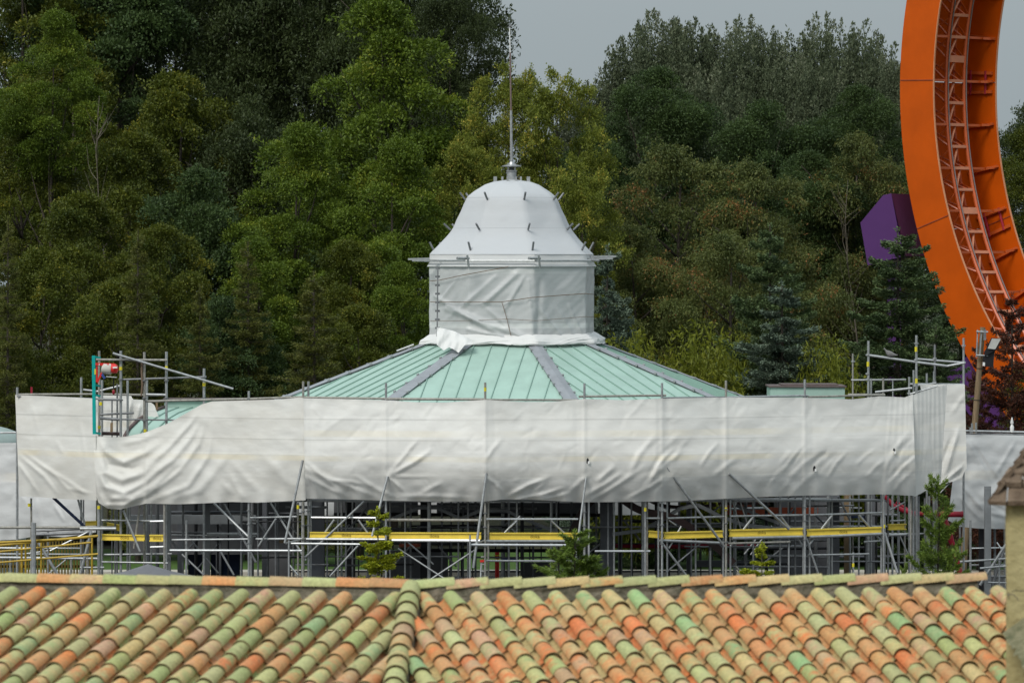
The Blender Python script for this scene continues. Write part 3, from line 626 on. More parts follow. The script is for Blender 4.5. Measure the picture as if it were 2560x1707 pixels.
# lower left and lower right, further back
cr = [([(20 + 0, 1130), (60, 1110)], 8, .03), ([(0, 1200), (235, 1203)], 3, -.02, False)]
for i in range(14):
    x = rr.uniform(-20, 200); y = rr.uniform(1120, 1320); l_ = rr.uniform(40, 110); a = rr.uniform(.5, 1.4) * rr.choice((1, -1)); cr.append(([(x, y), (x + l_ * math.cos(a), y + l_ * math.sin(a))], rr.uniform(4, 8), rr.uniform(-.09, .10)))
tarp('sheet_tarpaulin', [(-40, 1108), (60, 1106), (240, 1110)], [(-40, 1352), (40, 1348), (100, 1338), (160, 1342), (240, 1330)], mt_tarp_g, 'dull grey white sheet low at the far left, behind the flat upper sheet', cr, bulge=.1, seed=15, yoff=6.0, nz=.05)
cr = [([(2400, 1160), (2600, 1163)], 3, -.02, False), ([(2420, 1100), (2480, 1210)], 5, .06), ([(2405, 1210), (2470, 1290)], 6, .08), ([(2440, 1110), (2540, 1260)], 4, .05), ([(2400, 1240), (2450, 1300)], 6, .07), ([(2470, 1280), (2560, 1300)], 6, .06), ([(2455, 1250), (2540, 1290)], 5, -.05), ([(2412, 1090), (2450, 1180)], 4, .04), ([(2540, 1100), (2480, 1200)], 5, .05)]
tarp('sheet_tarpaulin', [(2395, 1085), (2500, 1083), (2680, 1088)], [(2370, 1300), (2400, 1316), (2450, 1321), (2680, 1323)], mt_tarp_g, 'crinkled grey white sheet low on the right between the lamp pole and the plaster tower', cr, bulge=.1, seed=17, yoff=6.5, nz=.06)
# far side of the ring, seen under the front sheets
for (x0, x1, lab) in [(660, 1000, 'far side sheet glimpsed under the scaffold left of the black column'), (1010, 1700, 'far side sheet glimpsed under the middle of the long front sheet')]:
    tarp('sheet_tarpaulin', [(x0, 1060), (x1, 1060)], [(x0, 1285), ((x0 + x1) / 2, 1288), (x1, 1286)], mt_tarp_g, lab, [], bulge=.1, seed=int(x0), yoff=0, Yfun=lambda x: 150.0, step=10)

# ================================================================ main scaffold
def scaffold(label, x, Y=134, group=None, name='scaffold'):
    return thing(name, label, 'scaffold', P(x, 650, Y).xy.to_3d(), group)
def zp(x, z, dy=0.0):      # a point on the scaffold line at height z
    Y = YF(x) + dy; return Vector(((x - CX) * Y / F, Y, z))
def px(x, y, dy=0.0): return P(x, y, YF(x) + dy)
SC = scaffold('main galvanised tube scaffold wrapped round the pavilion, carrying the white sheets and yellow beams', 1500)
tcount = {}
def T(kind, p, q, m='galv', r=0.029, parent=None):
    return tube(kind, p, q, parent or SC, m, r)
std = [(411, 0, 1250), (466, .5, 1300), (622, 0, 977), (758, 0, 953), (771, .2, 953), (965, 0, 957), (1213, 0, 956), (1461, 0, 958), (1655, 0, 957), (1815, 0, 951), (2012, 0, 948)]
for i, (x, dy, yt) in enumerate(std):
    top = px(x, yt, dy); T('standard', (top.x, top.y, 0), top, 'galv' if i % 3 else 'galv_old', .032)
    if x > 500:   # rosettes at the ledger levels
        for z in (2.2, 2.72, 3.1, 6.17):
            MB().tube((top.x, top.y, z - .015), (top.x, top.y, z + .015), .06).build('coupler', M['galv_dark'], SC)
for (x, y) in [(1213, 973), (1613, 1273), (1815, 1272), (2210, 1315), (745, 1267), (2133, 1412)]:
    p = px(x, y, 0); MB().tube(p - Vector((0, 0, .05)), p + Vector((0, 0, .05)), .036).build('tape_mark', M['yellow_tag'], SC)
# inner row and secondary uprights
for (x, dy, yt, m) in [(777, .3, 1240, 'galv'), (865, 1.2, 1245, 'galv_dark'), (845, 1.4, 1245, 'galv'), (975, .9, 1245, 'galv_dark'), (1146, 1.5, 1245, 'galv_dark'), (1170, 1.2, 1240, 'galv_dark'), (1221, .3, 1240, 'galv_old'), (1292, 1.1, 1240, 'galv'), (1377, 1.1, 1240, 'galv'), (1391, 1.3, 1240, 'galv_dark'), (1472, .3, 1240, 'alu'), (1535, .9, 1240, 'galv'), (1520, .8, 1240, 'galv_dark'),
                       (1613, .1, 1235, 'galv'), (1618, .6, 1240, 'galv_old'), (1646, .3, 1240, 'galv'), (1668, .3, 1240, 'galv'), (1739, 1.2, 1240, 'galv'), (1776, 1.8, 1240, 'galv_dark'), (1808, .3, 1240, 'galv'), (1826, .4, 1240, 'galv'), (1883, 1.2, 1240, 'galv'), (1950, 1.2, 1240, 'galv'), (1971, 1.5, 1235, 'galv_dark'), (1988, 1.4, 1235, 'galv_dark'),
                       (2008, .3, 1235, 'galv'), (2024, .3, 1235, 'galv'), (2080, 1.2, 1235, 'galv'), (2147, 1.2, 1235, 'galv'), (2166, 1.6, 1235, 'galv_dark'), (2176, 1.9, 1235, 'galv_dark'), (2203, .3, 1235, 'galv'), (2209, 0, 1235, 'galv'), (2220, 1.2, 1238, 'galv_dark'), (2245, 1.8, 1238, 'galv_dark'), (2262, 1.0, 1235, 'galv_old'), (2277, 0, 1240, 'galv_old'), (2283, .6, 1240, 'galv'), (2297, .3, 1240, 'galv_dark'),
                       (2133, 1.0, 1380, 'alu'), (1972, .2, 1325, 'galv'), (1655, .1, 1240, 'galv'), (1776, .9, 1376, 'galv'), (1718, -.9, 1240, 'galv'), (1175, -.9, 1337, 'galv'), (722, -.8, 1350, 'galv'), (645, 1.2, 1256, 'galv_dark'), (603, 1.5, 1256, 'galv_dark'), (689, 1.3, 1256, 'galv_dark'), (745, .5, 1256, 'galv_old'), (756, .5, 1256, 'alu'), (360, .8, 1262, 'galv_old'), (378, 1.2, 1262, 'galv'), (325, 1.4, 1266, 'galv'), (288, 1.4, 1275, 'galv_dark')]:
    top = px(x, yt, dy)
    if x in (1718,): continue
    T('standard', (top.x, top.y, 0), top, m, .026)
# ledgers
for (x0, y0, x1, y1, dy, m, r) in [(400, 1002, 622, 997, 0, 'galv_old', .03), (622, 997, 758, 992, 0, 'galv_old', .03), (758, 993, 965, 996, 0, 'galv_old', .03), (965, 997, 1213, 998, 0, 'galv_old', .035), (1213, 999, 1445, 1000, 0, 'galv_old', .03), (1447, 991, 1665, 988, 0, 'galv_old', .03), (1655, 995, 1815, 993, 0, 'galv_dark', .03), (1815, 993, 2020, 989, 0, 'galv', .03), (2020, 992, 2212, 987, 0, 'galv_old', .028),
                       (778, 1293, 950, 1294, .2, 'alu', .028), (966, 1299, 1205, 1300, .2, 'galv_old', .04), (1213, 1297, 1445, 1297, .2, 'alu', .028), (1615, 1295, 1650, 1295, .2, 'galv', .028), (1668, 1295, 1810, 1291, .2, 'galv', .028), (1825, 1290, 2008, 1287, .2, 'galv', .028), (2024, 1287, 2205, 1281, .2, 'galv', .028),
                       (765, 1347, 965, 1348, .1, 'galv', .04), (980, 1350, 1200, 1351, .1, 'alu', .042), (1213, 1352, 1450, 1352, .1, 'galv', .04), (1650, 1350, 1815, 1357, .1, 'galv', .04), (1830, 1345, 2008, 1341, .1, 'galv', .045), (2024, 1342, 2205, 1334, .1, 'galv', .045), (1820, 1358, 1975, 1354, .1, 'galv_old', .03), (2222, 1337, 2265, 1335, .4, 'galv', .04),
                       (728, 1358, 920, 1360, -.8, 'galv', .032), (1178, 1361, 1415, 1362, -.8, 'alu', .034), (640, 1347, 765, 1346, .3, 'galv', .03), (430, 1349, 625, 1347, .3, 'galv', .028), (425, 1375, 755, 1376, -.3, 'alu', .03), (1487, 1377, 1625, 1377, .2, 'alu', .028), (1212, 1401, 1430, 1402, .2, 'galv', .03), (620, 1294, 742, 1291, .3, 'galv', .025),
                       (2020, 1387, 2172, 1384, .2, 'galv', .026), (2160, 1354, 2205, 1351, .2, 'galv', .026), (1920, 1390, 2015, 1390, 2.0, 'galv_dark', .03), (1830, 1366, 2015, 1366, 2.2, 'galv_dark', .03), (1830, 1416, 2070, 1417, 2.2, 'galv_dark', .03), (1930, 1352, 2070, 1350, 2.5, 'galv_dark', .03), (2070, 1403, 2200, 1403, 2.2, 'galv_dark', .026),
                       (835, 1285, 1045, 1285, 6, 'black', .05), (1078, 1286, 1500, 1287, 6, 'black', .05), (830, 1320, 1060, 1322, 8, 'galv_dark', .04), (1000, 1375, 1500, 1376, 5, 'black', .05), (410, 1330, 640, 1333, 3, 'galv_dark', .03), (430, 1337, 640, 1340, 2.5, 'galv', .025), (260, 1386, 430, 1384, 1.4, 'galv', .03), (255, 1404, 420, 1407, .5, 'galv', .025), (255, 1300, 400, 1302, .4, 'galv', .025),
                       (376, 1303, 412, 1302, 0, 'alu', .03), (376, 1367, 413, 1366, 0, 'alu', .028), (1540, 1300, 1650, 1302, 7, 'galv_dark', .03), (1650, 1310, 1810, 1308, 8, 'galv_dark', .03), (2225, 1302, 2262, 1300, .8, 'galv', .024), (1830, 1372, 2210, 1368, 6, 'black', .04), (2225, 1386, 2290, 1384, 3, 'galv_dark', .026), (2200, 1408, 2290, 1405, 3, 'galv_dark', .026)]:
    T('ledger', px(x0, y0, dy), px(x1, y1, dy), m, r)
# braces
for (x0, y0, dy0, x1, y1, dy1, m, r) in [(757, 1150, -.45, 712, 1357, -.8, 'galv', .034), (969, 1190, -.5, 930, 1340, -.8, 'galv', .034), (1216, 1182, -.5, 1183, 1419, -.8, 'galv', .036), (1465, 1195, -.5, 1438, 1400, -.8, 'galv', .03), (1654, 1152, -.5, 1810, 1365, -.2, 'galv', .034), (1823, 1184, -.5, 1972, 1322, -.2, 'galv', .036),
                       (910, 1253, .1, 755, 1400, .1, 'galv', .03), (836, 1298, .2, 790, 1362, .2, 'galv', .03), (895, 1298, .2, 925, 1340, .2, 'galv', .028), (1070, 1452, .4, 1190, 1372, .4, 'galv', .026), (995, 1370, .4, 1110, 1445, .4, 'galv', .024), (912, 1345, .2, 825, 1440, .2, 'galv', .028), (1300, 1290, .3, 1235, 1360, .3, 'galv', .028), (1377, 1300, .2, 1412, 1333, .2, 'galv', .028), (1293, 1300, .2, 1275, 1318, .2, 'galv', .024),
                       (1650, 1350, 0, 1715, 1437, 0, 'galv', .032), (1703, 1315, .2, 1672, 1370, .2, 'galv', .024), (1755, 1355, .3, 1665, 1430, .3, 'galv_dark', .024), (1884, 1290, .2, 1826, 1365, .2, 'galv', .03), (1952, 1290, .2, 2006, 1362, .2, 'galv', .03), (2080, 1288, .2, 2022, 1362, .2, 'galv', .032), (2147, 1286, .2, 2206, 1355, .2, 'galv', .032), (2014, 1340, .1, 2045, 1432, .1, 'galv', .03), (2211, 1330, .1, 2243, 1430, .1, 'alu', .034), (1840, 1415, .4, 1856, 1437, .4, 'galv_old', .03),
                       (1830, 1248, .8, 1852, 1322, .8, 'galv', .022), (1848, 1245, .8, 1872, 1322, .8, 'galv', .022), (1690, 1312, .2, 1672, 1300, .2, 'galv', .02), (676, 1256, .4, 765, 1400, .4, 'galv', .03), (690, 1296, .2, 646, 1365, .2, 'galv', .028), (535, 1258, .4, 625, 1345, .4, 'galv', .034), (560, 1258, .8, 640, 1405, .8, 'galv_dark', .034), (308, 1275, .2, 350, 1378, .2, 'galv', .034), (350, 1262, .3, 335, 1370, .3, 'galv_old', .03),
                       (455, 1385, .6, 510, 1437, .6, 'galv_dark', .03), (550, 1375, .6, 585, 1437, .6, 'galv_dark', .03), (722, 1410, -.4, 745, 1437, -.4, 'galv', .026), (1560, 1300, 4, 1600, 1350, 4, 'galv_dark', .03), (2250, 1340, .6, 2272, 1390, .6, 'galv', .022), (2095, 1240, 1.8, 2125, 1300, 1.8, 'galv_dark', .03), (2225, 1275, .8, 2262, 1255, .8, 'galv', .022), (920, 1362, -.4, 975, 1352, .1, 'galv', .028), (715, 1357, -.8, 765, 1345, .1, 'galv', .028), (1178, 1362, -.8, 1213, 1350, .1, 'galv', .028)]:
    T('brace', px(x0, y0, dy0), px(x1, y1, dy1), m, r)
# toe boards behind the sheet at deck level, their pale bands are tinted into the cloth
for (x0, x1) in [(775, 960), (970, 1208), (1218, 1455), (1465, 1650), (1660, 1808), (1820, 2005), (2020, 2200)]:
    MB().beam(px(x0, 1250, .9), px(x1, 1250, .9), .7, .05).build('deck', M['galv_dark'], SC)
# rear bays of scaffold inside the ring, mostly in shade
SR = scaffold('dense rear bays of dull scaffold tubes standing in the shade under the pavilion roof', 1300, 141)
rs = random.Random(44)
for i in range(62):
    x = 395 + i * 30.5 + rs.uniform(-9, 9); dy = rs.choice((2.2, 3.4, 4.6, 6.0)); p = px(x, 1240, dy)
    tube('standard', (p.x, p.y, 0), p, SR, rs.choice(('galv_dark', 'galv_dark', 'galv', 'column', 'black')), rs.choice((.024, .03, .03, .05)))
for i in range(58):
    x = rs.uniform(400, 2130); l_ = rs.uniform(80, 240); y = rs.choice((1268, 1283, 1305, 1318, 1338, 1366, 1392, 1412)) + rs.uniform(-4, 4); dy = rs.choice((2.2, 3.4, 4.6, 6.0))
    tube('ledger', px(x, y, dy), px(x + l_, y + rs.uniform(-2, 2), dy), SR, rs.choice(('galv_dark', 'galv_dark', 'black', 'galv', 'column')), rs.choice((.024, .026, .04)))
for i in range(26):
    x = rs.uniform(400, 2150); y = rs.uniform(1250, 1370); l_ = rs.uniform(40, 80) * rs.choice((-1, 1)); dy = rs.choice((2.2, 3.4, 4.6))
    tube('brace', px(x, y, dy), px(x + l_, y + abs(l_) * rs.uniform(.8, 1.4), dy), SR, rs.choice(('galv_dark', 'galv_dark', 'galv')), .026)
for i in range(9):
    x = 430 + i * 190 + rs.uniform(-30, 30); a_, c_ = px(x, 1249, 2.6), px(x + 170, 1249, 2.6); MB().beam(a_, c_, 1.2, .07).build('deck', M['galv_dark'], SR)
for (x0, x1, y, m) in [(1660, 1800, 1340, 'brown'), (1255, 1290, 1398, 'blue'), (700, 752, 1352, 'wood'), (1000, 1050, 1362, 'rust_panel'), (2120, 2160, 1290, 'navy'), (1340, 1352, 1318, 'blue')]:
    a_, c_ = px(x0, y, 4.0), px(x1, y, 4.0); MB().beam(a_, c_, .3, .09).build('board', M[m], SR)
# yellow timber beams
def text_mesh(txt, size, m, parent, origin, ux, name='lettering'):
    cu = bpy.data.curves.new('t', 'FONT'); cu.body = txt; cu.size = size; cu.align_x = 'CENTER'; cu.extrude = 0.001
    to = bpy.data.objects.new('t', cu); col.objects.link(to); dg = bpy.context.evaluated_depsgraph_get()
    me = bpy.data.meshes.new_from_object(to.evaluated_get(dg)); col.objects.unlink(to); bpy.data.objects.remove(to)
    me.name = name; ux = Vector(ux).normalized(); uz = Vector((0, 0, 1)); uz = (uz - ux * uz.dot(ux)).normalized(); un = ux.cross(uz)
    Mx = Matrix((ux, uz, un)).transposed().to_4x4(); me.transform(Matrix.Translation(Vector(origin) - worldloc(parent)) @ Mx)
    me.materials.clear(); me.materials.append(M[m]); o = bpy.data.objects.new(name, me); col.objects.link(o); o.parent = parent; return o
def ybeam(x0, y0, x1, y1, h, dy, tx, label, word='doka'):
    p, q = px(x0, (y0), dy), px(x1, (y1), dy); d = (q - p).normalized()
    t_ = thing('formwork_beam', label, 'beam', p.lerp(q, .5), 'yellow formwork beams lying in the scaffold')
    wd = .10; up = Vector((0, 0, 1))
    MB().beam(p, q, .03, h * .9).build('web', M['yellow'], t_)
    for s_ in (-1, 1): MB().beam(p + up * s_ * h * .41, q + up * s_ * h * .41, wd, h * .19).build('flange', M['yellow'], t_)
    if tx: 
        c = p.lerp(q, (tx - x0) / (x1 - x0)); text_mesh(word, .135, 'beam_ink', t_, c + Vector((0, -.022, -.045)), d)
    return t_
for a in [(775, 1336, 963, 1337.5, .155, .15, 866, 'yellow beam with its end behind the young fir, leftmost of the middle row'), (973, 1338.5, 1203, 1339, .19, .15, 1086, 'yellow beam just right of the young fir, in front of the black column'),
          (1224, 1340, 1447, 1340, .2, .15, 1337, 'yellow beam ending behind the bushy juniper'), (1622, 1334, 1651, 1336, .19, .4, None, 'very short stub of yellow beam between two grey uprights'),
          (1660, 1338, 1806, 1334, .19, .15, None, 'dirty yellow beam crossed by the brown curved rafter'), (1824, 1332, 2006, 1328, .2, .15, 1904, 'yellow beam directly right of the brown curved rafter'),
          (2018, 1331, 2203, 1325, .2, .15, 2108, 'bright yellow beam over the grey and brown columns at right'), (2221, 1317, 2264, 1316, .17, 1.0, None, 'short yellow beam beside the dark red pipes'),
          (256, 1342, 362, 1344, .17, .3, 312, 'yellow beam low at left under the sagging sheet'), (375, 1344.5, 413, 1344.5, .19, .1, 393, 'small bright yellow beam piece next to the low left beam'),
          (213, 1308, 242, 1307, .13, 1.5, None, 'yellow beam end under the corner of the flat left sheet'), (268, 1313, 301, 1319, .17, 1.5, None, 'tilted yellow beam end behind the left uprights')]:
    ybeam(*a)
# knots where braces poke through the sheet, and tears
for (x, y, lab) in [(1469, 1152, 'small tear with a dark gap beside a long brace in the middle of the sheet'), (2036, 1171, 'narrow dark tear low in the right half of the long sheet'), (2235, 1127, 'small tear with a curled white lip at the right end of the long sheet')]:
    b = MB(); Yv = YF(x) - .50; c = P(x, y, Yv); b.add([c + Vector(v) for v in [(-.03, 0, -.07), (.02, -.01, -.06), (.035, 0, .04), (.0, -.01, .09), (-.035, 0, .03)]], [(0, 1, 2, 3, 4)])
    b.add([c + Vector(v) for v in [(-.03, .02, -.07), (.02, .02, -.06), (.035, .02, .04), (.0, .02, .09), (-.035, .02, .03)]], [(4, 3, 2, 1, 0)])
    o = b.build('torn_patch', M['black']); tag(o, lab, 'torn patch'); 
    MB().box(c + Vector((.03, -.02, -.04)), (.025, 0, .01), (0, .01, 0), (0, 0, .04)).build('curled_edge', M['white'], o)
# ================================================================ left tower with hoist
TL = scaffold('tube scaffold tower rising beside the red hoist above the left sheet', 300, 134)
def at(x, y, Y): return P(x, y, Y)
UP = .95
def TT(kind, x0, y0, x1, y1, Y, m='galv', r=.032, parent=TL, Y2=None):
    Y = Y + (UP if parent is TL and Y < 135 else 0)
    return tube(kind, at(x0, y0, Y), at(x1, y1, Y2 or Y), parent, m, r)
for (x, y0, Y, m, r) in [(248, 877, 134.2, 'galv_old', .035), (302, 877, 133.4, 'galv', .037), (361, 880, 133.4, 'galv_old', .037), (416, 879, 133.4, 'galv', .037), (510, 921, 133.4, 'galv', .037), (203, 943, 136.5, 'galv', .033), (255, 950, 134.6, 'galv', .035), (319, 951, 136, 'galv', .033), (367, 950, 134.6, 'galv', .035), (43, 968, 136, 'galv', .035), (293, 960, 134.5, 'galv_dark', .025), (280, 1000, 134.6, 'galv_dark', .02), (628, 1300, 133, 'galv', .03)]:
    Y = Y + (UP if Y < 135 else 0); p = at(x, y0, Y); tube('standard', (p.x, p.y, 0.0), p, TL, m, r)
for a in [(240, 899, 418, 900, 133.3, 'galv_old'), (282, 883, 583, 972, 133.2, 'galv'), (300, 949, 516, 942, 133.4, 'galv_dark', .028), (236, 980, 302, 964, 134.6, 'galv'), (40, 986, 240, 985, 136, 'galv_old', .03), (42, 990, 245, 997, 135.8, 'galv_dark', .025), (208, 974, 240, 978, 135.5, 'galv'), (365, 986, 415, 987, 133.4, 'galv', .035), (365, 1003, 418, 1002, 133.4, 'galv_old', .035),
          (245, 998, 305, 999, 133.6, 'galv_dark', .035), (250, 1036, 335, 1032, 134, 'galv_dark', .03), (250, 1045, 305, 1049, 133.6, 'galv_dark', .04), (245, 985, 395, 988, 136.5, 'galv_old'), (300, 1048, 450, 1050, 133.6, 'galv_dark', .022), (255, 1083, 300, 1084, 133.6, 'brown', .05), (418, 1001, 512, 1000, 133.4, 'galv_old'), (510, 948, 512, 946, 133.4, 'galv')]:
    TT('ledger', *a[:5], m=a[5], r=a[6] if len(a) > 6 else .032)
for (x, y, Y) in [(302, 921, 134.3), (416, 919, 134.3), (510, 961, 134.3), (252, 1009, 134.5), (248, 1068, 134.8), (363, 1077, 134.3), (73, 1262, 135.9), (247, 1268, 133.9)]:
    MB().tube(at(x, y - 4, Y), at(x, y + 4, Y), .043).build('tape_mark', M['yellow_tag'], TL)
for (x, y) in [(302, 948), (416, 951), (361, 951), (510, 943), (510, 995), (416, 995), (361, 995), (302, 1000), (416, 1050), (361, 1051)]:
    MB().tube(at(x, y - 1.5, 134.3), at(x, y + 1.5, 134.3), .065).build('coupler', M['galv_dark'], TL)
MB().path([at(355, 905, 134.3), at(354, 930, 134.3), at(356, 960, 134.3), at(353, 990, 134.3)], [.035, .028, .032, .022]).build('lashing', M['rope'], TL)
MB().box(at(279, 1068, 134.3), (.035, 0, 0.01), (0, .04, 0), (0, 0, .13)).build('wood_block', M['wood'], TL)
MB().box(at(392, 1012, 137), (.03, 0, 0), (0, .04, 0), (0, 0, .14)).build('wood_block', M['wood'], TL)
b = thing('hoist', 'red electric hoist with beige motor on a tall teal bracket', 'hoist', at(235, 1086, 133))
MB().beam(at(234, 889, 133), at(236, 1085, 133), .10, .09).build('mast', M['teal'], b)
for y in (892, 910, 962, 987, 1081): MB().beam(at(236, y, 132.98), at(250, y + (3 if y != 892 else 2), 133.1), .06, .05).build('lug', M['teal'], b)
arm = MB(); arm.beam(at(239, 910, 132.9), at(288, 912, 132.9), .06, .075); o = arm.build('arm', M['red'], b)
mk_ = MB()
for x_, w_ in ((248, .012), (260, .014), (263, .02), (267, .012), (273, .012), (276, .018)): mk_.box(at(x_, 911.2, 132.86), (w_, 0, 0), (0, .004, 0), (0, 0, .02))
mk_.build('white_marks', M['white'], o)
MB().beam(at(242, 915, 132.92), at(242, 955, 132.92), .05, .045).build('arm', M['red'], b)
MB().beam(at(243, 956, 132.9), at(256, 928, 132.9), .05, .055).build('brace', M['red'], b)
MB().lathe([(.03, -.17), (.12, -.16), (.135, -.1), (.135, .1), (.10, .13)], (0, 0, 0), 14)
def hlathe(prof, c, ax, n=14):
    b_ = MB(); b_.lathe(prof, (0, 0, 0), n); q = Vector(ax).to_track_quat('Z', 'Y'); b_.v = [tuple(q @ Vector(v) + Vector(c)) for v in b_.v]; return b_
hlathe([(.10, -.15), (.13, -.12), (.13, .10), (.115, .12)], at(268, 924, 132.85), (1, -.1, -.1)).build('motor', M['beige'], b, smooth='auto')
hlathe([(.115, 0), (.125, .03), (.125, .14), (.07, .18)], at(279, 922, 132.8), (1, -.1, .05)).build('motor_cover', M['red'], b, smooth='auto')
MB().beam(at(282, 919, 132.62), at(293, 918, 132.62), .03, .045).build('badge', M['white'], b)
MB().beam(at(255, 935, 132.8), at(262, 946, 132.8), .07, .06).build('fitting', M['blue'], b)
MB().beam(at(266, 941, 132.8), at(292, 943, 132.8), .16, .02).build('guide_plate', M['alu'], b)
MB().beam(at(238, 922, 132.9), at(238, 936, 132.9), .03, .04).build('sign_plate', M['yellow_tag'], b)
MB().tube(at(284, 946, 132.9), at(284, 970, 132.9), .018).build('cable', M['black'], b)
MB().lathe([(.015, 0), (.04, .03), (.04, .1), (.015, .14)], at(284, 986, 132.9), 8).build('hook_weight', M['darkred'], b, smooth='auto')
# ================================================================ right tower
TR = scaffold('open tube scaffold rising over the right end of the white sheeting, pigeon on its rail', 2300, 139)
for (x, y0, Y, m, r) in [(2132, 884, 139, 'galv_old', .025), (2171, 852, 138, 'galv', .034), (2291, 838, 138, 'galv', .034), (2337, 862, 139, 'galv_dark', .032), (2409, 845, 140.5, 'galv', .033), (2178, 946, 138.5, 'galv', .025), (2208, 945, 138, 'galv_old', .03), (2232, 950, 138.5, 'galv', .02), (2273, 942, 138.4, 'galv', .03), (2284, 925, 138.6, 'galv', .03), (2292, 940, 138.4, 'galv', .03), (2317, 933, 138.8, 'galv', .03), (2335, 928, 139, 'galv', .03), (2312, 1245, 139.4, 'galv_dark', .03), (2323, 1240, 139.8, 'galv', .03), (2333, 1235, 140, 'galv_dark', .03), (2342, 1230, 140.2, 'galv', .03)]:
    p = at(x, y0, Y); tube('standard', (p.x, p.y, 0.0), p, TR, m, r)
for a in [(2166, 887, 2290, 905, 138, 'galv', .036), (2290, 905, 2368, 915, 138, 'galv', .036), (2368, 915, 2411, 907, 138.2, 'galv', .034), (2288, 897, 2414, 907, 138.6, 'galv', .032), (2128, 950, 2265, 949, 138.6, 'galv', .026), (2188, 980, 2280, 970, 137.8, 'galv', .034), (2275, 985, 2345, 964, 138.2, 'galv', .03), (2275, 960, 2410, 961, 139.3, 'galv', .03), (2283, 965, 2340, 958, 138.6, 'galv', .03), (2120, 986, 2212, 986, 138.6, 'galv_old', .028)]:
    TT('ledger', *a[:5], m=a[5], r=a[6], parent=TR)
for (x, y) in [(2170, 910), (2290, 873), (2291, 952)]: MB().tube(at(x, y - 6, 137.9), at(x, y + 6, 137.9), .038).build('tape_mark', M['yellow_tag'], TR)
for (x, y, Y) in [(2169, 887, 138), (2169, 934, 138), (2169, 948, 138), (2291, 858, 138), (2290, 899, 138), (2337, 896, 138.6), (2133, 903, 139), (2409, 864, 140.4), (2409, 907, 138.6), (2336, 955, 138.9), (2273, 983, 138.3), (2342, 960, 138.9)]:
    MB().tube(at(x, y - 2, Y), at(x, y + 2, Y), .06).build('coupler', M['galv'], TR)
# ================================================================ low scaffolds at both ends
LL = scaffold('low tube scaffold with yellow guard rails at the bottom left corner of the view', 100, 136)
for (x, y0, Y, m, r) in [(84, 1306, 133, 'galv', .07), (78, 1245, 136, 'galv_old', .03), (120, 1325, 136.5, 'galv', .03), (203, 1248, 136, 'galv', .03), (209, 1248, 137, 'galv_dark', .02), (247, 1262, 134, 'galv', .045), (178, 1395, 135, 'galv_old', .035), (26, 1395, 136, 'galv_old', .03), (219, 1350, 135, 'galv_old', .04)]:
    p = at(x, y0, Y); tube('standard', (p.x, p.y, 0.0), p, LL, m, r)
for a in [(-20, 1318, 290, 1318, 134.5, 'galv_old', .04), (200, 1321, 290, 1321, 133.5, 'galv', .045), (90, 1327, 220, 1321, 136, 'galv_dark', .03), (90, 1336, 230, 1330, 135, 'galv_dark', .045), (-20, 1369, 200, 1370, 137, 'alu', .022), (-20, 1384, 240, 1385, 136.5, 'galv', .022), (-20, 1393, 250, 1396, 135, 'galv', .04), (200, 1418, 260, 1418, 134, 'galv', .03)]:
    TT('ledger', *a[:5], m=a[5], r=a[6], parent=LL)
for a in [(133, 1243, 212, 1316, 135.4, 'navy', .045), (195, 1248, 212, 1310, 135, 'galv', .03), (94, 1352, 145, 1437, 134.4, 'galv', .045), (222, 1328, 125, 1376, 134.6, 'alu', .022), (228, 1330, 200, 1440, 134, 'galv', .045), (165, 1398, 120, 1435, 134.6, 'galv', .02), (120, 1376, 60, 1384, 134.6, 'galv', .02)]:
    TT('brace', *a[:5], m=a[5], r=a[6], parent=LL)
tube('standard_end', at(79, 967, 136.2), at(79, 1000, 136.2), TL, 'darkred', .032)
YR = thing('guard_rail', 'yellow tube guard rail running low along the far left', 'guard rail', at(110, 1450, 133).xy.to_3d())
for (x0, y0, x1, y1, r) in [(-20, 1364, 245, 1339, .038), (-20, 1380, 230, 1355, .026), (-20, 1407, 245, 1384, .026), (-20, 1356, 140, 1348, .03)]: tube('rail', at(x0, y0, 133.4), at(x1, y1, 133.2), YR, 'dull_yellow', r)
for x, y in [(54, 1355), (64, 1356), (103, 1350), (230, 1342)]: p = at(x, y, 133.6); tube('post', (p.x, p.y, 0), p, YR, 'dull_yellow', .03)
SF = thing('slatted_fence', 'dark yellow slatted fence behind the guard rail at far left', 'fence', at(110, 1450, 139).xy.to_3d())
M['ochre'] = mat('ochre slat', (0.13, 0.09, 0.015), .7, 0, .3, 3)
for i in range(34):
    x = -20 + i * 7.6; p = at(x, 1352, 139.5); MB().box((p.x, p.y, p.z / 2), (.022, 0, 0), (0, .02, 0), (0, 0, p.z / 2)).build('slat', M['ochre'], SF)
MB().box((at(105, 0, 139.6).x, 139.6, 1.1), (1.55, 0, 0), (0, .03, 0), (0, 0, .04)).build('rail', M['ochre'], SF)
LR = scaffold('tube scaffold under the low grey sheet at the right edge', 2450, 143)
for (x, y0, Y, m, r) in [(2426, 1300, 143, 'galv', .035), (2400, 1310, 145, 'galv_dark', .03), (2487, 1320, 144.5, 'galv_dark', .035), (2512, 1320, 145, 'galv', .035), (2540, 1320, 143, 'galv_dark', .035), (2498, 1400, 142, 'galv', .03)]:
    p = at(x, y0, Y); tube('standard', (p.x, p.y, 0.0), p, LR, m, r)
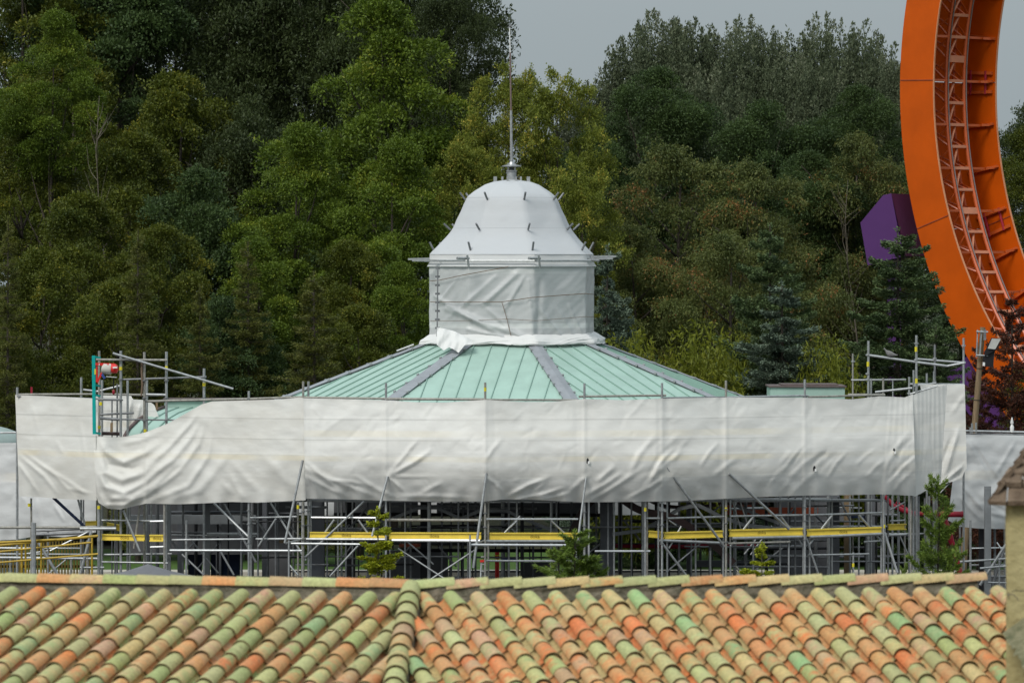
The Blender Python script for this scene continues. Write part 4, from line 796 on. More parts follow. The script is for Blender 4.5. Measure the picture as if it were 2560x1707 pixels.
for a in [(2395, 1404, 2530, 1395, 142.5, 'galv', .034), (2450, 1420, 2530, 1413, 142, 'galv', .034), (2425, 1370, 2530, 1368, 143.5, 'alu', .02), (2425, 1412, 2530, 1411, 144, 'galv_dark', .03), (2470, 1455, 2530, 1457, 142, 'galv', .026), (2470, 1492, 2530, 1494, 142, 'galv', .03), (2470, 1518, 2530, 1520, 142, 'galv', .026),
          (2415, 1077, 2700, 1083, 141, 'galv', .034), (2415, 1084, 2700, 1088, 141.2, 'galv_dark', .02), (2395, 1440, 2530, 1441, 144, 'galv_dark', .04)]:
    TT('ledger', *a[:5], m=a[5], r=a[6], parent=LR)
for a in [(2515, 1360, 2450, 1462, 142.2, 'galv', .045), (2512, 1370, 2478, 1470, 143, 'galv_dark', .04), (2492, 1355, 2512, 1385, 143, 'alu', .02)]: TT('brace', *a[:5], m=a[5], r=a[6], parent=LR)
for (x, y) in [(2430, 1058), (2440, 1056), (2426, 1068)]: tube('standard_end', at(x, y, 141), at(x, 1082, 141), LR, 'galv', .03)
tube('rail', at(-30, 1082, 141), at(40, 1081, 141), LL, 'galv', .03)
cone = MB().lathe([(.05, .02), (.06, .18), (.028, .24), (.05, .30), (.012, .46)], at(2530, 1082, 141), 8).build('spire_finial', M['white'], smooth='auto'); tag(cone, 'small pale candle shaped finial standing on the right rail before the brown tree', 'finial')
# pale domed roof at far left
dm = MB(); c = at(-60, 1112, 144)
dm.lathe([(1.55 * math.cos(t), .62 * math.sin(t)) for t in np.linspace(0, 1.5, 9)], c, 32); dm.lathe([(1.5, -c.z + .0), (1.5, 0)], c, 32)
M['slate_green'] = mat('grey green metal roof', (.27, .33, .31), .6, 0, .1, 2)
tag(dm.build('domed_kiosk', M['slate_green'], smooth='auto'), 'shallow grey green domed roof cut by the left edge of the view', 'kiosk')
# grey parasol
ps = thing('parasol', 'grey cloth parasol peeping over the tiled roof at left', 'parasol', at(370, 1450, 126).xy.to_3d())
pk = at(370, 1409, 126); b = MB(); rim = []
for k in range(8):
    a = R(22.5 + 45 * k); rim.append(pk + Vector((1.35 * math.cos(a), 1.35 * math.sin(a), -.36)))
vs = [pk]; fs = []
for k in range(8):
    for j, t in enumerate((.5, 1)): 
        q = pk.lerp(rim[k], t); vs.append(q - Vector((0, 0, .03 if t == .5 else 0)))
for k in range(8):
    a = 1 + 2 * k; c = 1 + 2 * ((k + 1) % 8); fs += [(0, a, c), (a, a + 1, c + 1, c)]
nv = len(vs); vs += [v - Vector((0, 0, .02)) for v in vs]; fs += [tuple(i + nv for i in f[::-1]) for f in fs]
b.add(vs, fs).build('canopy', M['felt'], ps); MB().tube((pk.x, pk.y, 0), pk, .03).build('pole', M['galv'], ps)
# dark red pipes right
rp = thing('red_pipework', 'dark red bent pipes at the right end of the scaffold around the tall conifer', 'pipes', at(2300, 650, 139.5).xy.to_3d())
for pts, r, Y in [([(2212, 1240), (2230, 1262), (2258, 1276), (2290, 1284), (2330, 1284)], .07, 139.5), ([(2240, 1255), (2290, 1288), (2320, 1280)], .05, 140), ([(2340, 1285), (2408, 1285)], .085, 139.2)]:
    MB().path([P(x, y, Y) for x, y in pts], r, 10).build('pipe', M['darkred'], rp, smooth='auto')
hlathe([(.095, 0), (.095, .06)], P(2402, 1285, 139.2), (1, 0, 0)).build('pipe_collar', M['darkred'], rp, smooth='auto')
MB().path([P(2362, 1300, 139.4), P(2371, 1325, 139.4), P(2378, 1352, 139.5), P(2388, 1378, 139.6), P(2396, 1415, 139.6), P(2402, 1440, 139.6)], [.08, .1, .085, .08, .075, .09], 10).build('pipe', M['darkred'], rp, smooth='auto')
for (x, y) in [(2380, 1360), (2402, 1440)]: pass
p0 = P(2402, 1440, 139.6); tube('pipe', (p0.x, p0.y, 0), p0, rp, 'darkred', .08)
tube('strut', P(2352, 1218, 140), P(2380, 1200, 140), TR, 'navy', .04); tube('strut', P(2350, 1232, 140), P(2378, 1203, 140), TR, 'galv', .02)
# striped marker post on the far lawn
mk = thing('marker_post', 'short red and yellow striped marker post seen through the scaffold below the middle', 'post', P(1243, 1440, 148).xy.to_3d())
tube('post', (P(1243, 0, 148).x, 148, 0), P(1243, 1378, 148), mk, 'red', .06)
for y in (1387, 1392, 1397): MB().tube(P(1243, y - 1.3, 148), P(1243, y + 1.3, 148), .063).build('stripe', M['yellow_tag'], mk)
lad = thing('ladder', 'small pale ladder with red top leaning by the middle of the scaffold', 'ladder', P(1205, 1440, 131).xy.to_3d())
for (x0, x1) in [(1204, 1196), (1213, 1209)]: tube('stile', P(x0, 1403, 131.2), Vector((P(x1, 0, 130.9).x, 130.9, .2)), lad, 'galv', .03)
for i in range(9): 
    z = 1.9 - i * .2; tube('rung', (P(1202, 0, 131).x, 131.1, z), (P(1212, 0, 131).x, 131.1, z), lad, 'galv', .014)
MB().beam(P(1200, 1402, 131.15), P(1214, 1401, 131.15), .05, .06).build('cap', M['red'], lad)
# black fence on the far lawn
bf = thing('iron_fence', 'low black iron fence on the lawn beyond the scaffold', 'fence', (0, 151.5, 0))
for i in range(40):
    x = -7.0 + i * .36; MB().box((x, 151.5, .55), (.02, 0, 0), (0, .02, 0), (0, 0, .55)).build('post', M['black'], bf)
for z in (.18, 1.05): MB().box((0, 151.5, z), (7.1, 0, 0), (0, .018, 0), (0, 0, .025)).build('rail', M['black'], bf)
# ================================================================ wooden pole with floodlight
lp = thing('lamp_pole', 'leaning wooden pole with black floodlight and steel brackets, right of the sheeting', 'lamp pole', Vector((P(2418, 0, 148).x, 148, 0)))
pt = P(2457, 818, 148); pb = Vector((P(2400, 0, 148).x, 148, 0)); q = P(2432, 1120, 148)
pb = q + (q - pt) * ((q.z - 0) / (pt.z - q.z))
MB().tube(pb, pt, .12, .082, n=12).build('pole', M['wood'], lp, smooth='auto')
for y in (921, 1000): c = P(np.interp(y, [818, 1120], [2457, 2432]), y, 148); MB().tube(c - Vector((0, 0, .008)), c + Vector((.001, 0, .012)), .105, n=12).build('band', M['black'], lp)
for x0, x1 in [(2444, 2441), (2454, 2449)]: MB().beam(P(x0, 824, 147.8), P(x1, 893, 147.8), .035, .04).build('channel', M['galv'], lp)
for y in (829, 888): MB().tube(P(2441, y, 147.75), P(2470, y + 1, 147.75), .028).build('bracket', M['galv'], lp)
MB().beam(P(2462, 824, 147.75), P(2462, 850, 147.75), .05, .08).build('bracket', M['galv_dark'], lp)
fl = MB(); v = [P(2480, 846, 147.6), P(2502, 847, 147.6), P(2488, 873, 147.6), P(2469, 871, 147.6)]
fl.prism([P(2478, 844.5, 147.65), P(2503, 845.5, 147.65), P(2489, 875, 147.65), P(2462, 890, 147.65), P(2461, 880, 147.65)], (.02, .12, -.02)); h = fl.build('floodlight', M['black'], lp)
MB().prism(v, (0, -.012, 0)).build('lens', M['glass'], h)
MB().prism([P(2468, 872, 147.75), P(2486, 876, 147.75), P(2482, 919, 147.75), P(2458, 914, 147.75), P(2458, 888, 147.75)], (.02, .1, 0)).build('ballast_box', M['black'], lp)
MB().box(P(2459.5, 910, 147.65), (.035, 0, 0), (0, .008, 0), (0, 0, .055)).build('tag_plate', M['white'], lp)
# ================================================================ pigeon
def lathe_bird(name, c, s, face=-1):
    st = [(-.17, .03, .010, .028), (-.13, .025, .018, .03), (-.09, .03, .035, .045), (-.04, .04, .062, .060), (.02, .05, .075, .068), (.07, .07, .066, .060), (.10, .105, .045, .042), (.115, .135, .033, .032), (.125, .155, .030, .030), (.135, .170, .022, .022), (.15, .172, .009, .009), (.168, .166, .002, .002)]
    b_ = MB(); n = 12; vs = []
    for (x, z, rz, ry) in st:
        for k in range(n):
            t = 2 * math.pi * k / n; vs.append(Vector(c) + Vector((face * x, ry * math.cos(t), z + rz * math.sin(t) + .03)) * s)
    fs = [(i * n + k, i * n + (k + 1) % n, (i + 1) * n + (k + 1) % n, (i + 1) * n + k) for i in range(len(st) - 1) for k in range(n)] + [tuple(range(n)), tuple(range((len(st) - 1) * n, len(st) * n))[::-1]]
    b_.add(vs, fs)
    for sy in (-.02, .02): b_.tube(Vector(c) + Vector((0, sy, -.02)) * s, Vector(c) + Vector((0, sy, .05)) * s, .006 * s, n=5)
    return b_.build(name, M['feather'], smooth=True)
tag(lathe_bird('pigeon', P(2226, 893.5, 138) , 1.25), 'grey pigeon perched on the sloping rail of the right scaffold', 'pigeon')

# ================================================================ orange coaster track
AL = R(45); u = Vector((math.cos(AL), -math.sin(AL), 0)); nn = Vector((math.sin(AL), math.cos(AL), 0)); YC = 185.0
sc_ = F / YC; RO = 1131 / sc_; A0 = P(2250, 223, YC); CC = A0 + u * RO; Wd = 174 / (math.cos(AL) * sc_); DR = 76 / (math.cos(AL) * sc_)
def tp(r, th, w_): return CC - u * r * math.cos(R(th)) + Vector((0, 0, 1)) * r * math.sin(R(th)) + nn * w_
tr = thing('coaster_track', 'tall curved orange steel coaster track with side girders and ladder like rails', 'roller coaster', (CC.x, CC.y, 0))
TH0, TH1 = -58.0, 32.0
def arcstrip(r0, r1, w0, w1, th0, th1, n=60):
    """ solid curved plate between two radii and two lateral offsets """
    b_ = MB(); vs = []
    for i in range(n + 1):
        th = th0 + (th1 - th0) * i / n; vs += [tp(r0, th, w0), tp(r1, th, w0), tp(r1, th, w1), tp(r0, th, w1)]
    fs = []
    for i in range(n):
        a = 4 * i; c = a + 4; fs += [(a, a + 1, c + 1, c), (a + 1, a + 2, c + 2, c + 1), (a + 2, a + 3, c + 3, c + 2), (a + 3, a, c, c + 3)]
    fs += [(3, 2, 1, 0), tuple(4 * n + k for k in range(4))]
    return b_.add(vs, fs)
joints = [TH1, 20.2, 1.1, -18.0, -37.2, TH0]
for a, c in zip(joints[:-1], joints[1:]):
    arcstrip(RO - DR, RO, 0, .05, c + .05, a - .05, 24).build('side_girder', M['orange'], tr)
    arcstrip(RO - DR, RO, Wd - .05, Wd, c + .05, a - .05, 24).build('side_girder', M['orange'], tr)
    arcstrip(RO - .05, RO - .003, .052, Wd - .052, c + .05, a - .05, 24).build('back_plate', M['orange'], tr)
for j in joints[1:-1]:
    for w_ in (-.012, Wd - .062):
        MB().beam(tp(RO - .03, j, w_), tp(RO - DR + .02, j, w_), .02, .035).build('joint_gap', M['rust_panel'], tr)
arcstrip(RO - DR - .03, RO - DR, -.01, .06, TH0, TH1).build('edge_flange', M['orange_edge'], tr)
arcstrip(RO - DR - .03, RO - DR, Wd - .06, Wd + .01, TH0, TH1).build('edge_flange', M['orange_edge'], tr)
RT = RO - 1.18; g0, g1 = Wd / 2 - .54, Wd / 2 + .54
def arctube(r, w_, rad, m, name, th0=TH0, th1=TH1, n=70):
    MB().path([tp(r, th0 + (th1 - th0) * i / n, w_) for i in range(n + 1)], rad, 8).build(name, M[m], tr, smooth='auto')
arctube(RT, g0, .085, 'orange_track', 'rail'); arctube(RT, g1, .085, 'orange_track', 'rail')
arctube(RT - .1, g0, .028, 'railgrey', 'running_strip'); arctube(RT - .1, g1, .028, 'railgrey', 'running_strip')
arctube(RO - .35, g0 - .35, .06, 'orange_track', 'spine_tube'); arctube(RO - .35, g1 + .35, .06, 'orange_track', 'spine_tube')
arctube(RO - .7, .35, .03, 'brown', 'cable'); arctube(RO - .55, .6, .03, 'brown', 'cable')
step = 59 / 1131 * 180 / math.pi; th = TH0 + 1.0; i = 0
th0_ = math.degrees(math.asin((223 - 200) / 1131)) ; k0 = -19
for k in range(k0, 11):
    th = th0_ + k * step
    if th < TH0 + .5 or th > TH1 - .5: continue
    big = (k % 7 == 1)
    MB().beam(tp(RT + .02, th, g0), tp(RT + .02, th, g1), .10, .11 if not big else .26, up=(tp(RT, th + 1, 0) - tp(RT, th, 0))).build('tie', M['salmon'], tr)
    MB().tube(tp(RT, th, g0 + .04), tp(RT + .1, th + step * .95, g1 - .5), .045).build('lacing', M['salmon'], tr)
    MB().tube(tp(RT + .1, th, g1 - .1), tp(RO - .3, th + step * .8, g0 + .2), .04).build('lacing', M['orange_track'], tr)
    b_ = MB(); b_.tube(tp(RT, th, g0), tp(RO - .35, th + step * .9, g0 - .35), .05); b_.tube(tp(RO - .35, th, g0 - .35), tp(RT, th + step * .9, g0), .035); b_.build('side_lacing', M['orange_track'], tr)
    b_ = MB(); b_.tube(tp(RT, th, g1), tp(RO - .35, th + step * .5, g1 + .35), .04); b_.build('side_lacing', M['orange_track'], tr)
    if k % 2 == 0:
        for (wa, wb, ra, rb) in [(g1, Wd - .45, RT, RT - .02), (Wd - .5, Wd - .06, RT - .1, RT - .25)]:
            MB().beam(tp(ra, th, wa), tp(rb, th, wb), .07, .09).build('outrigger', M['orange_track'], tr)
        MB().beam(tp(RO - .1, th + .1, Wd - .12), tp(RO - DR + .1, th + .1, Wd - .12), .14, .09).build('stiffener', M['orange_track'], tr)
        MB().beam(tp(RT, th, .06), tp(RT, th, g0), .08, .09).build('outrigger', M['orange_track'], tr)
        MB().beam(tp(RO - .1, th + .1, .12), tp(RO - DR + .1, th + .1, .12), .14, .09).build('stiffener', M['orange_track'], tr)
for j in joints[1:-1]:
    for dth in (-1.3, 1.3): MB().beam(tp(RO - .25, j + dth, Wd - .12), tp(RO - DR + .12, j + dth, Wd - .12), .10, .12).build('splice_bar', M['orange_track'], tr)
    for fr in (.3, .75): MB().tube(tp(RO - DR * fr, j - 1.6, Wd - .15), tp(RO - DR * fr, j + 1.6, Wd - .15), .05).build('splice_bolt', M['darkred'], tr)
arcstrip(RO + .002, RO + 1.5, .3, Wd - .3, -57.5, -35.5, 16).build('buttress', M['purple'], tr)
# purple support box on the outside of the bend
fr = [(2151, 557), (2208, 488), (2228, 484), (2246, 577), (2262, 640), (2169, 663)]
pts = [P(x, y, YC - .3) for x, y in fr]; b_ = MB().prism(pts, (.6, 2.2, 0)); b_.build('support_box', M['purple'], tr)
b_ = MB().prism([P(2229, 484.5, YC - .25), P(2300, 486, YC + 1.1), P(2330, 640, YC + 1.1), P(2263, 640, YC - .25)], (.2, 1.2, 0)); b_.build('support_box', M['purple_shade'], tr)  # turned side of the box, its shade painted in
MB().beam(P(2235, 640, YC + 1.2), Vector((P(2235, 0, YC + 1.2).x, YC + 1.2, 0)), .5, .5).build('support_leg', M['purple'], tr)
# ================================================================ foreground barrel tile roof
YR0 = 40.0
C0 = P(1027, 1474, YR0)
sl = 0.254; hc = math.sqrt(1 - sl * sl)
def ddir(az): return Vector((math.sin(az) * hc, -math.cos(az) * hc, -sl))
dL = ddir(R(-16.6)); dR = ddir(R(14.3))
rL = Vector((-math.cos(R(12)), math.sin(R(12)), 0)); rR = Vector((math.cos(R(8.5)), math.sin(R(8.5)), 0))
bld = thing('tiled_building', 'foreground building under a mossy terracotta barrel tile roof with a central hip', 'building', (C0.x, C0.y - 1, 0))
nL = rL.cross(dL).normalized(); nL = nL if nL.z > 0 else -nL
nR = rR.cross(dR).normalized(); nR = nR if nR.z > 0 else -nR
hip = nL.cross(nR).normalized(); hip = hip if hip.y < 0 else -hip
def tilemat():
    m, t, b = newmat('fired clay barrel tiles'); l = t.links.new
    at_ = nd(t, 'ShaderNodeAttribute'); at_.attribute_name = 'tilecol'
    tcn = nd(t, 'ShaderNodeTexCoord')
    n = nd(t, 'ShaderNodeTexNoise'); n.inputs['Scale'].default_value = 7; n.inputs['Detail'].default_value = 6; n.inputs['Roughness'].default_value = .65
    l(tcn.outputs['Object'], n.inputs[0])
    r = nd(t, 'ShaderNodeValToRGB'); e = r.color_ramp.elements; e[0].position = .42; e[0].color = (0, 0, 0, 1); e[1].position = .62; e[1].color = (1, 1, 1, 1); l(n.outputs[0], r.inputs[0])
    a2 = nd(t, 'ShaderNodeAttribute'); a2.attribute_name = 'tilecol2'
    mx = nd(t, 'ShaderNodeMix'); mx.data_type = 'RGBA'; l(r.outputs[0], mx.inputs[0]); l(at_.outputs[0], mx.inputs[6]); l(a2.outputs[0], mx.inputs[7])
    n2 = nd(t, 'ShaderNodeTexNoise'); n2.inputs['Scale'].default_value = 38; n2.inputs['Detail'].default_value = 5; l(tcn.outputs['Object'], n2.inputs[0])
    r2 = nd(t, 'ShaderNodeMapRange'); r2.inputs[1].default_value = .3; r2.inputs[2].default_value = .7; r2.inputs[3].default_value = .72; r2.inputs[4].default_value = 1.12; l(n2.outputs[0], r2.inputs[0])
    sc = nd(t, 'ShaderNodeVectorMath', operation='SCALE'); l(mx.outputs[2], sc.inputs[0]); l(r2.outputs[0], sc.inputs['Scale'])
    n4 = nd(t, 'ShaderNodeTexNoise'); n4.inputs['Scale'].default_value = 2.6; n4.inputs['Detail'].default_value = 7; n4.inputs['Roughness'].default_value = .7; l(tcn.outputs['Object'], n4.inputs[0])
    r4 = nd(t, 'ShaderNodeMapRange'); r4.inputs[1].default_value = .45; r4.inputs[2].default_value = .68; r4.inputs[3].default_value = .08; r4.inputs[4].default_value = .55; l(n4.outputs[0], r4.inputs[0])
    m4 = nd(t, 'ShaderNodeMix'); m4.data_type = 'RGBA'; l(r4.outputs[0], m4.inputs[0]); l(sc.outputs[0], m4.inputs[6]); m4.inputs[7].default_value = (.36, .335, .17, 1)
    vo = nd(t, 'ShaderNodeTexNoise'); vo.inputs['Scale'].default_value = 22; vo.inputs['Detail'].default_value = 3; l(tcn.outputs['Object'], vo.inputs[0])
    r5 = nd(t, 'ShaderNodeMapRange'); r5.inputs[1].default_value = .64; r5.inputs[2].default_value = .74; r5.inputs[3].default_value = 0; r5.inputs[4].default_value = .7; l(vo.outputs[0], r5.inputs[0])
    m5 = nd(t, 'ShaderNodeMix'); m5.data_type = 'RGBA'; l(r5.outputs[0], m5.inputs[0]); l(m4.outputs[2], m5.inputs[6]); m5.inputs[7].default_value = (.14, .13, .07, 1)
    l(m5.outputs[2], b.inputs['Base Color']); b.inputs['Roughness'].default_value = .8; b.inputs['Specular IOR Level'].default_value = .2
    bp = nd(t, 'ShaderNodeBump'); bp.inputs['Strength'].default_value = .5; bp.inputs['Distance'].default_value = .006; l(n2.outputs[0], bp.inputs['Height']); l(bp.outputs[0], b.inputs['Normal'])
    return m
M['tile'] = tilemat()
rt = random.Random(21)
ORG = (.56, .26, .105); DORG = (.62, .18, .06); GRN = (.33, .37, .15); PGRN = (.43, .43, .195); BUF = (.53, .39, .18); PINK = (.51, .30, .18); BGRN = (.26, .39, .18); EDGE = (.17, .12, .06)  # last colour: shadow at the tile ends, painted on rims and undersides
def pick(left):
    return rt.choices([ORG, DORG, GRN, PGRN, BUF, PINK, BGRN], [4, 1.0 if left else 2.2, 4 if left else 1.5, 3.2, 3.0, 3 if left else 1.6, 1.6])[0]
def vary(c, a=.12): f = 1 + rt.uniform(-a, a); return tuple(max(0.01, x * f * (1 + rt.uniform(-.05, .05))) for x in c)
class TileSet:
    def __init__(s): s.b = MB(); s.c1 = []; s.c2 = []
    def tile(s, p, d, side, up, L_, r0, r1, c1, c2, invert=False, lift=0.010, n=10, thick=.0095, arc=165):
        """ tapered half pipe from p along d; r0 at the top end, r1 at the lower end """
        sg = -1 if invert else 1; rings = []
        for (t, r, dz) in ((0, r0, 0.0), (.5, (r0 + r1) / 2, lift * .5), (1, r1, lift)):
            o = p + d * (L_ * t) + up * dz
            ou, inn = [], []
            for k in range(n + 1):
                a = R(-arc / 2 + arc * k / n)
                e = side * math.sin(a) + up * sg * math.cos(a)
                ou.append(o + e * r); inn.append(o + e * (r - thick))
            rings.append((ou, inn))
        k0 = len(s.b.v); m = n + 1
        vs = []
        for ou, inn in rings: vs += ou + inn
        fs = []; kinds = []
        for i in range(2):
            a = i * 2 * m; c = a + 2 * m
            for k in range(n):
                fs.append((a + k, c + k, c + k + 1, a + k + 1)); kinds.append(1 if invert else 0)
                fs.append((a + m + k, a + m + k + 1, c + m + k + 1, c + m + k)); kinds.append(0 if invert else 1)
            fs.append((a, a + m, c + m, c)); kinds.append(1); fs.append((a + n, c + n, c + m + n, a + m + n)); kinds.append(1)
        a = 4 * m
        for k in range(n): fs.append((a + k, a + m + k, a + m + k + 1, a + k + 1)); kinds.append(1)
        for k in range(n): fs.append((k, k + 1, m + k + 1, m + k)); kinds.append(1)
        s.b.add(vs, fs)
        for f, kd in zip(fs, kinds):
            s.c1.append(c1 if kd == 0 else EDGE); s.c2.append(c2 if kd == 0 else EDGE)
    def build(s, name, parent):
        o = s.b.build(name, M['tile'], parent, smooth='auto'); me = o.data
        for nm, cs in (('tilecol', s.c1), ('tilecol2', s.c2)):
            at_ = me.attributes.new(nm, 'FLOAT_COLOR', 'FACE'); arr = np.ones((len(cs), 4)); arr[:, :3] = np.array(cs); at_.data.foreach_set('color', arr.ravel())
        return o
EXP = .31; PITCH = .222
C1 = C0 + Vector((0, -.05, -.10))
def slope(d, ridge, nrm, left, n0, n1, other_n):
    cov, pan = TileSet(), TileSet()
    side = ridge.normalized()
    for i in range(n0, n1):
        jit = rt.uniform(-.008, .008); start = C1 + ridge * (i * PITCH + .10 + jit)
        base = start + d * .05
        for j in range(-1, 14):
            p = base + d * (j * EXP + rt.uniform(-.012, .012))
            # stop where the row crosses the hip
            side_h = (p + d * (EXP * .6) - C0).dot(other_n) 
            if side_h > -0.0 and i <= 40:
                if (p + d * EXP - C0).dot(other_n) > 0.02: pass_ = True
                else: pass_ = False
            else: pass_ = False
            inside = (p + d * EXP * .5 - C0).dot(hipside) * (1 if not left else -1) > 0.02
            if not inside: continue
            c1 = vary(pick(left)); c2 = vary(rt.choice([c1, PGRN, BUF, ORG, DORG if not left else GRN, c1]))
            if j == -1: continue
            yaw = rt.uniform(-.022, .022); dd = (d + side * yaw + nrm * rt.uniform(-.014, .014)).normalized()
            cov.tile(p + nrm * (.048 + rt.uniform(-.004, .004)), dd, side, nrm, .40, .064, .080, c1, c2)
        pb = start + ridge * (PITCH / 2)
        for j in range(0, 14):
            p = pb + d * (j * EXP + rt.uniform(-.02, .02))
            if (p + d * EXP * .5 - C0).dot(hipside) * (1 if not left else -1) < 0.0: continue
            c1 = vary(rt.choice([DORG, ORG, ORG, BUF])) if not left else vary(rt.choice([ORG, PINK, GRN])); c2 = vary(rt.choice([ORG, BUF, DORG]))
            pan.tile(p + nrm * (.062 + rt.uniform(-.004, .006)), d, side, nrm, .40, .088, .074, c1, c2, invert=True, n=8)
    cov.build('cover_tiles', bld); pan.build('pan_tiles', bld)
hx = Vector((hip.x, hip.y, 0)).normalized(); hipside = Vector((-hx.y, hx.x, 0))   # positive to the right of the hip
if hipside.x < 0: hipside = -hipside
slope(dL, rL, nL, True, -16, 34, nR)
slope(dR, rR, nR, False, -16, 26, nL)
# bedding slab under the tiles
for rdg, d, nm in ((rL, dL, nL), (rR, dR, nR)):
    ln = 8.0 if rdg is rL else 6.2
    a = C1; q = [a, a + rdg * ln, a + rdg * ln + d * 4.6, a + hip * 4.9]
    if rdg is rR: q = [a, a + rdg * 4.85, a + rdg * 5.9 + d * 1.3, a + rdg * 6.2 + d * 4.6, a + hip * 4.9]
    pr = [v - nm * .015 for v in q]; MB().prism(pr, (0, 0, -.12)).build('roof_slab', M['mortar'], bld)
# ridge: tiles laid along the top on a strip of mossy mortar
mo = MB()
for rdg, ln in ((rL, 8.0), (rR, 4.85)):
    n_ = 60; f = Vector((0, 0, 1)); back = -(rL + rR).normalized() if False else Vector((0, 1, 0))
    G = np.zeros((n_, 5, 3))
    for i in range(n_):
        for j in range(5):
            p = C0 + rdg * (ln * i / (n_ - 1)) + Vector((0, 0, -.10 + j * .034)) + Vector((0, -.03 + .012 * j, 0)) + Vector((0, .03 * noise.noise(Vector((i * .5, j * .9, ln))), 0))
            G[i, j] = p
    mo.grid(G); 
    mo.prism([C0 + Vector((0, .03, -.2)), C0 + rdg * ln + Vector((0, .03, -.2)), C0 + rdg * ln + Vector((0, .03, .04)), C0 + Vector((0, .03, .04))], (0, .12, 0))
mo.build('ridge_mortar', M['mortar'], bld)
rg = TileSet()
for rdg, ln, left in ((rL, 8.0, True), (rR, 4.75, False)):
    x = .02; k = 0; fwd = Vector((0, 0, 1)).cross(rdg).normalized(); 
    while x < ln:
        c1 = vary(rt.choice([PGRN, ORG, PGRN, PINK, GRN, ORG]) if left else rt.choice([BUF, PGRN, PINK, BUF, PGRN, ORG])); c2 = vary(rt.choice([PGRN, BUF, c1]))
        if left: rg.tile(C0 + rdg * (x - .02) + Vector((0, .06, .008)), (rdg + Vector((0, 0, rt.uniform(-.01, .01)))).normalized(), fwd, Vector((0, 0, 1)), .34, .075, .082, c1, c2, lift=.004)
        else: rg.tile(C0 + rdg * (x + .34) + Vector((0, .06, .03)), (-rdg + Vector((0, 0, -.10 + rt.uniform(-.01, .01)))).normalized(), fwd, Vector((0, 0, 1)), .36, .070, .080, c1, c2, lift=0)
        x += .29 if left else .285; k += 1
rg.build('ridge_tiles', bld)
hp = TileSet(); hs = hip.cross(Vector((0, 0, 1))).normalized(); hu = hs.cross(hip).normalized(); hu = hu if hu.z > 0 else -hu
for k in range(15):
    c1 = vary([PGRN, GRN, PGRN, GRN, PINK, ORG, BUF, PGRN, PGRN][k % 9]); c2 = vary(rt.choice([PGRN, c1, BUF]))
    hp.tile(C1 + hip * (-.12 + k * .265) + hu * .085, hip, hs, hu, .37, .076, .097, c1, c2, lift=.012, n=12)
hp.build('hip_tiles', bld)
MB().path([C1 + hip * t + hu * (.03 + .012 * math.sin(t * 20)) for t in np.linspace(-.1, 4.4, 40)], .10, 8).build('hip_mortar', M['mortar'], bld, smooth=True)
wl = MB(); wl.box((C0.x - 1.0, C0.y - 0.9, 2.9), (6.4, 0, 0), (0, .8, 0), (0, 0, 2.9)); wl.build('wall', mat('buff render', (.42, .34, .2), .85, bump=.5), bld)

# ================================================================ plaster tower on the right
YT = 37.2
tw = thing('plaster_tower', 'ochre plaster tower with rough stone slab roof at the right edge', 'tower', (P(2514, 0, YT).x, YT, 0)); tw.rotation_euler.z = -R(9)
M['plaster'] = mat('ochre lime plaster', (.27, .225, .10), .9, c2=(.42, .36, .185), scale=2.6, bump=1.0, bscale=16, detail=8)
def pT(x, y, dY=0): return P(x, y, YT + dY)
zt = pT(0, 1262).z; xl = pT(2514, 0).x
n1, n2 = 26, 40; G = np.zeros((n1, n2, 3))
for i in range(n1):
    for j in range(n2):
        z = zt * j / (n2 - 1); t = i / (n1 - 1); w_ = .012 * noise.noise(Vector((t * 3, z * 1.2, 3))) + .004 * noise.noise(Vector((t * 12, z * 5, 3)))
        # rounded corner then front face
        if t < .25: a = t / .25 * math.pi / 2; X = xl + .06 * (1 - math.sin(a)) ; Yv = YT + .06 * (1 - math.cos(math.pi / 2 - a)) * 1 ; X = xl + .06 - .06 * math.cos(a); Yv = YT + .06 - .06 * math.sin(a)
        else: X = xl + .06 + (t - .25) / .75 * 2.4; Yv = YT
        G[i, j] = (X + w_, Yv + w_ * 2 + (.004 * abs(math.sin(z * 9))), z)
MB().grid(G).build('wall', M['plaster'], tw, smooth=True)
MB().box((xl + 1.3, YT + 1.3, zt / 2), (1.29, 0, 0), (0, 1.22, 0), (0, 0, zt / 2)).build('core_wall', M['plaster'], tw)
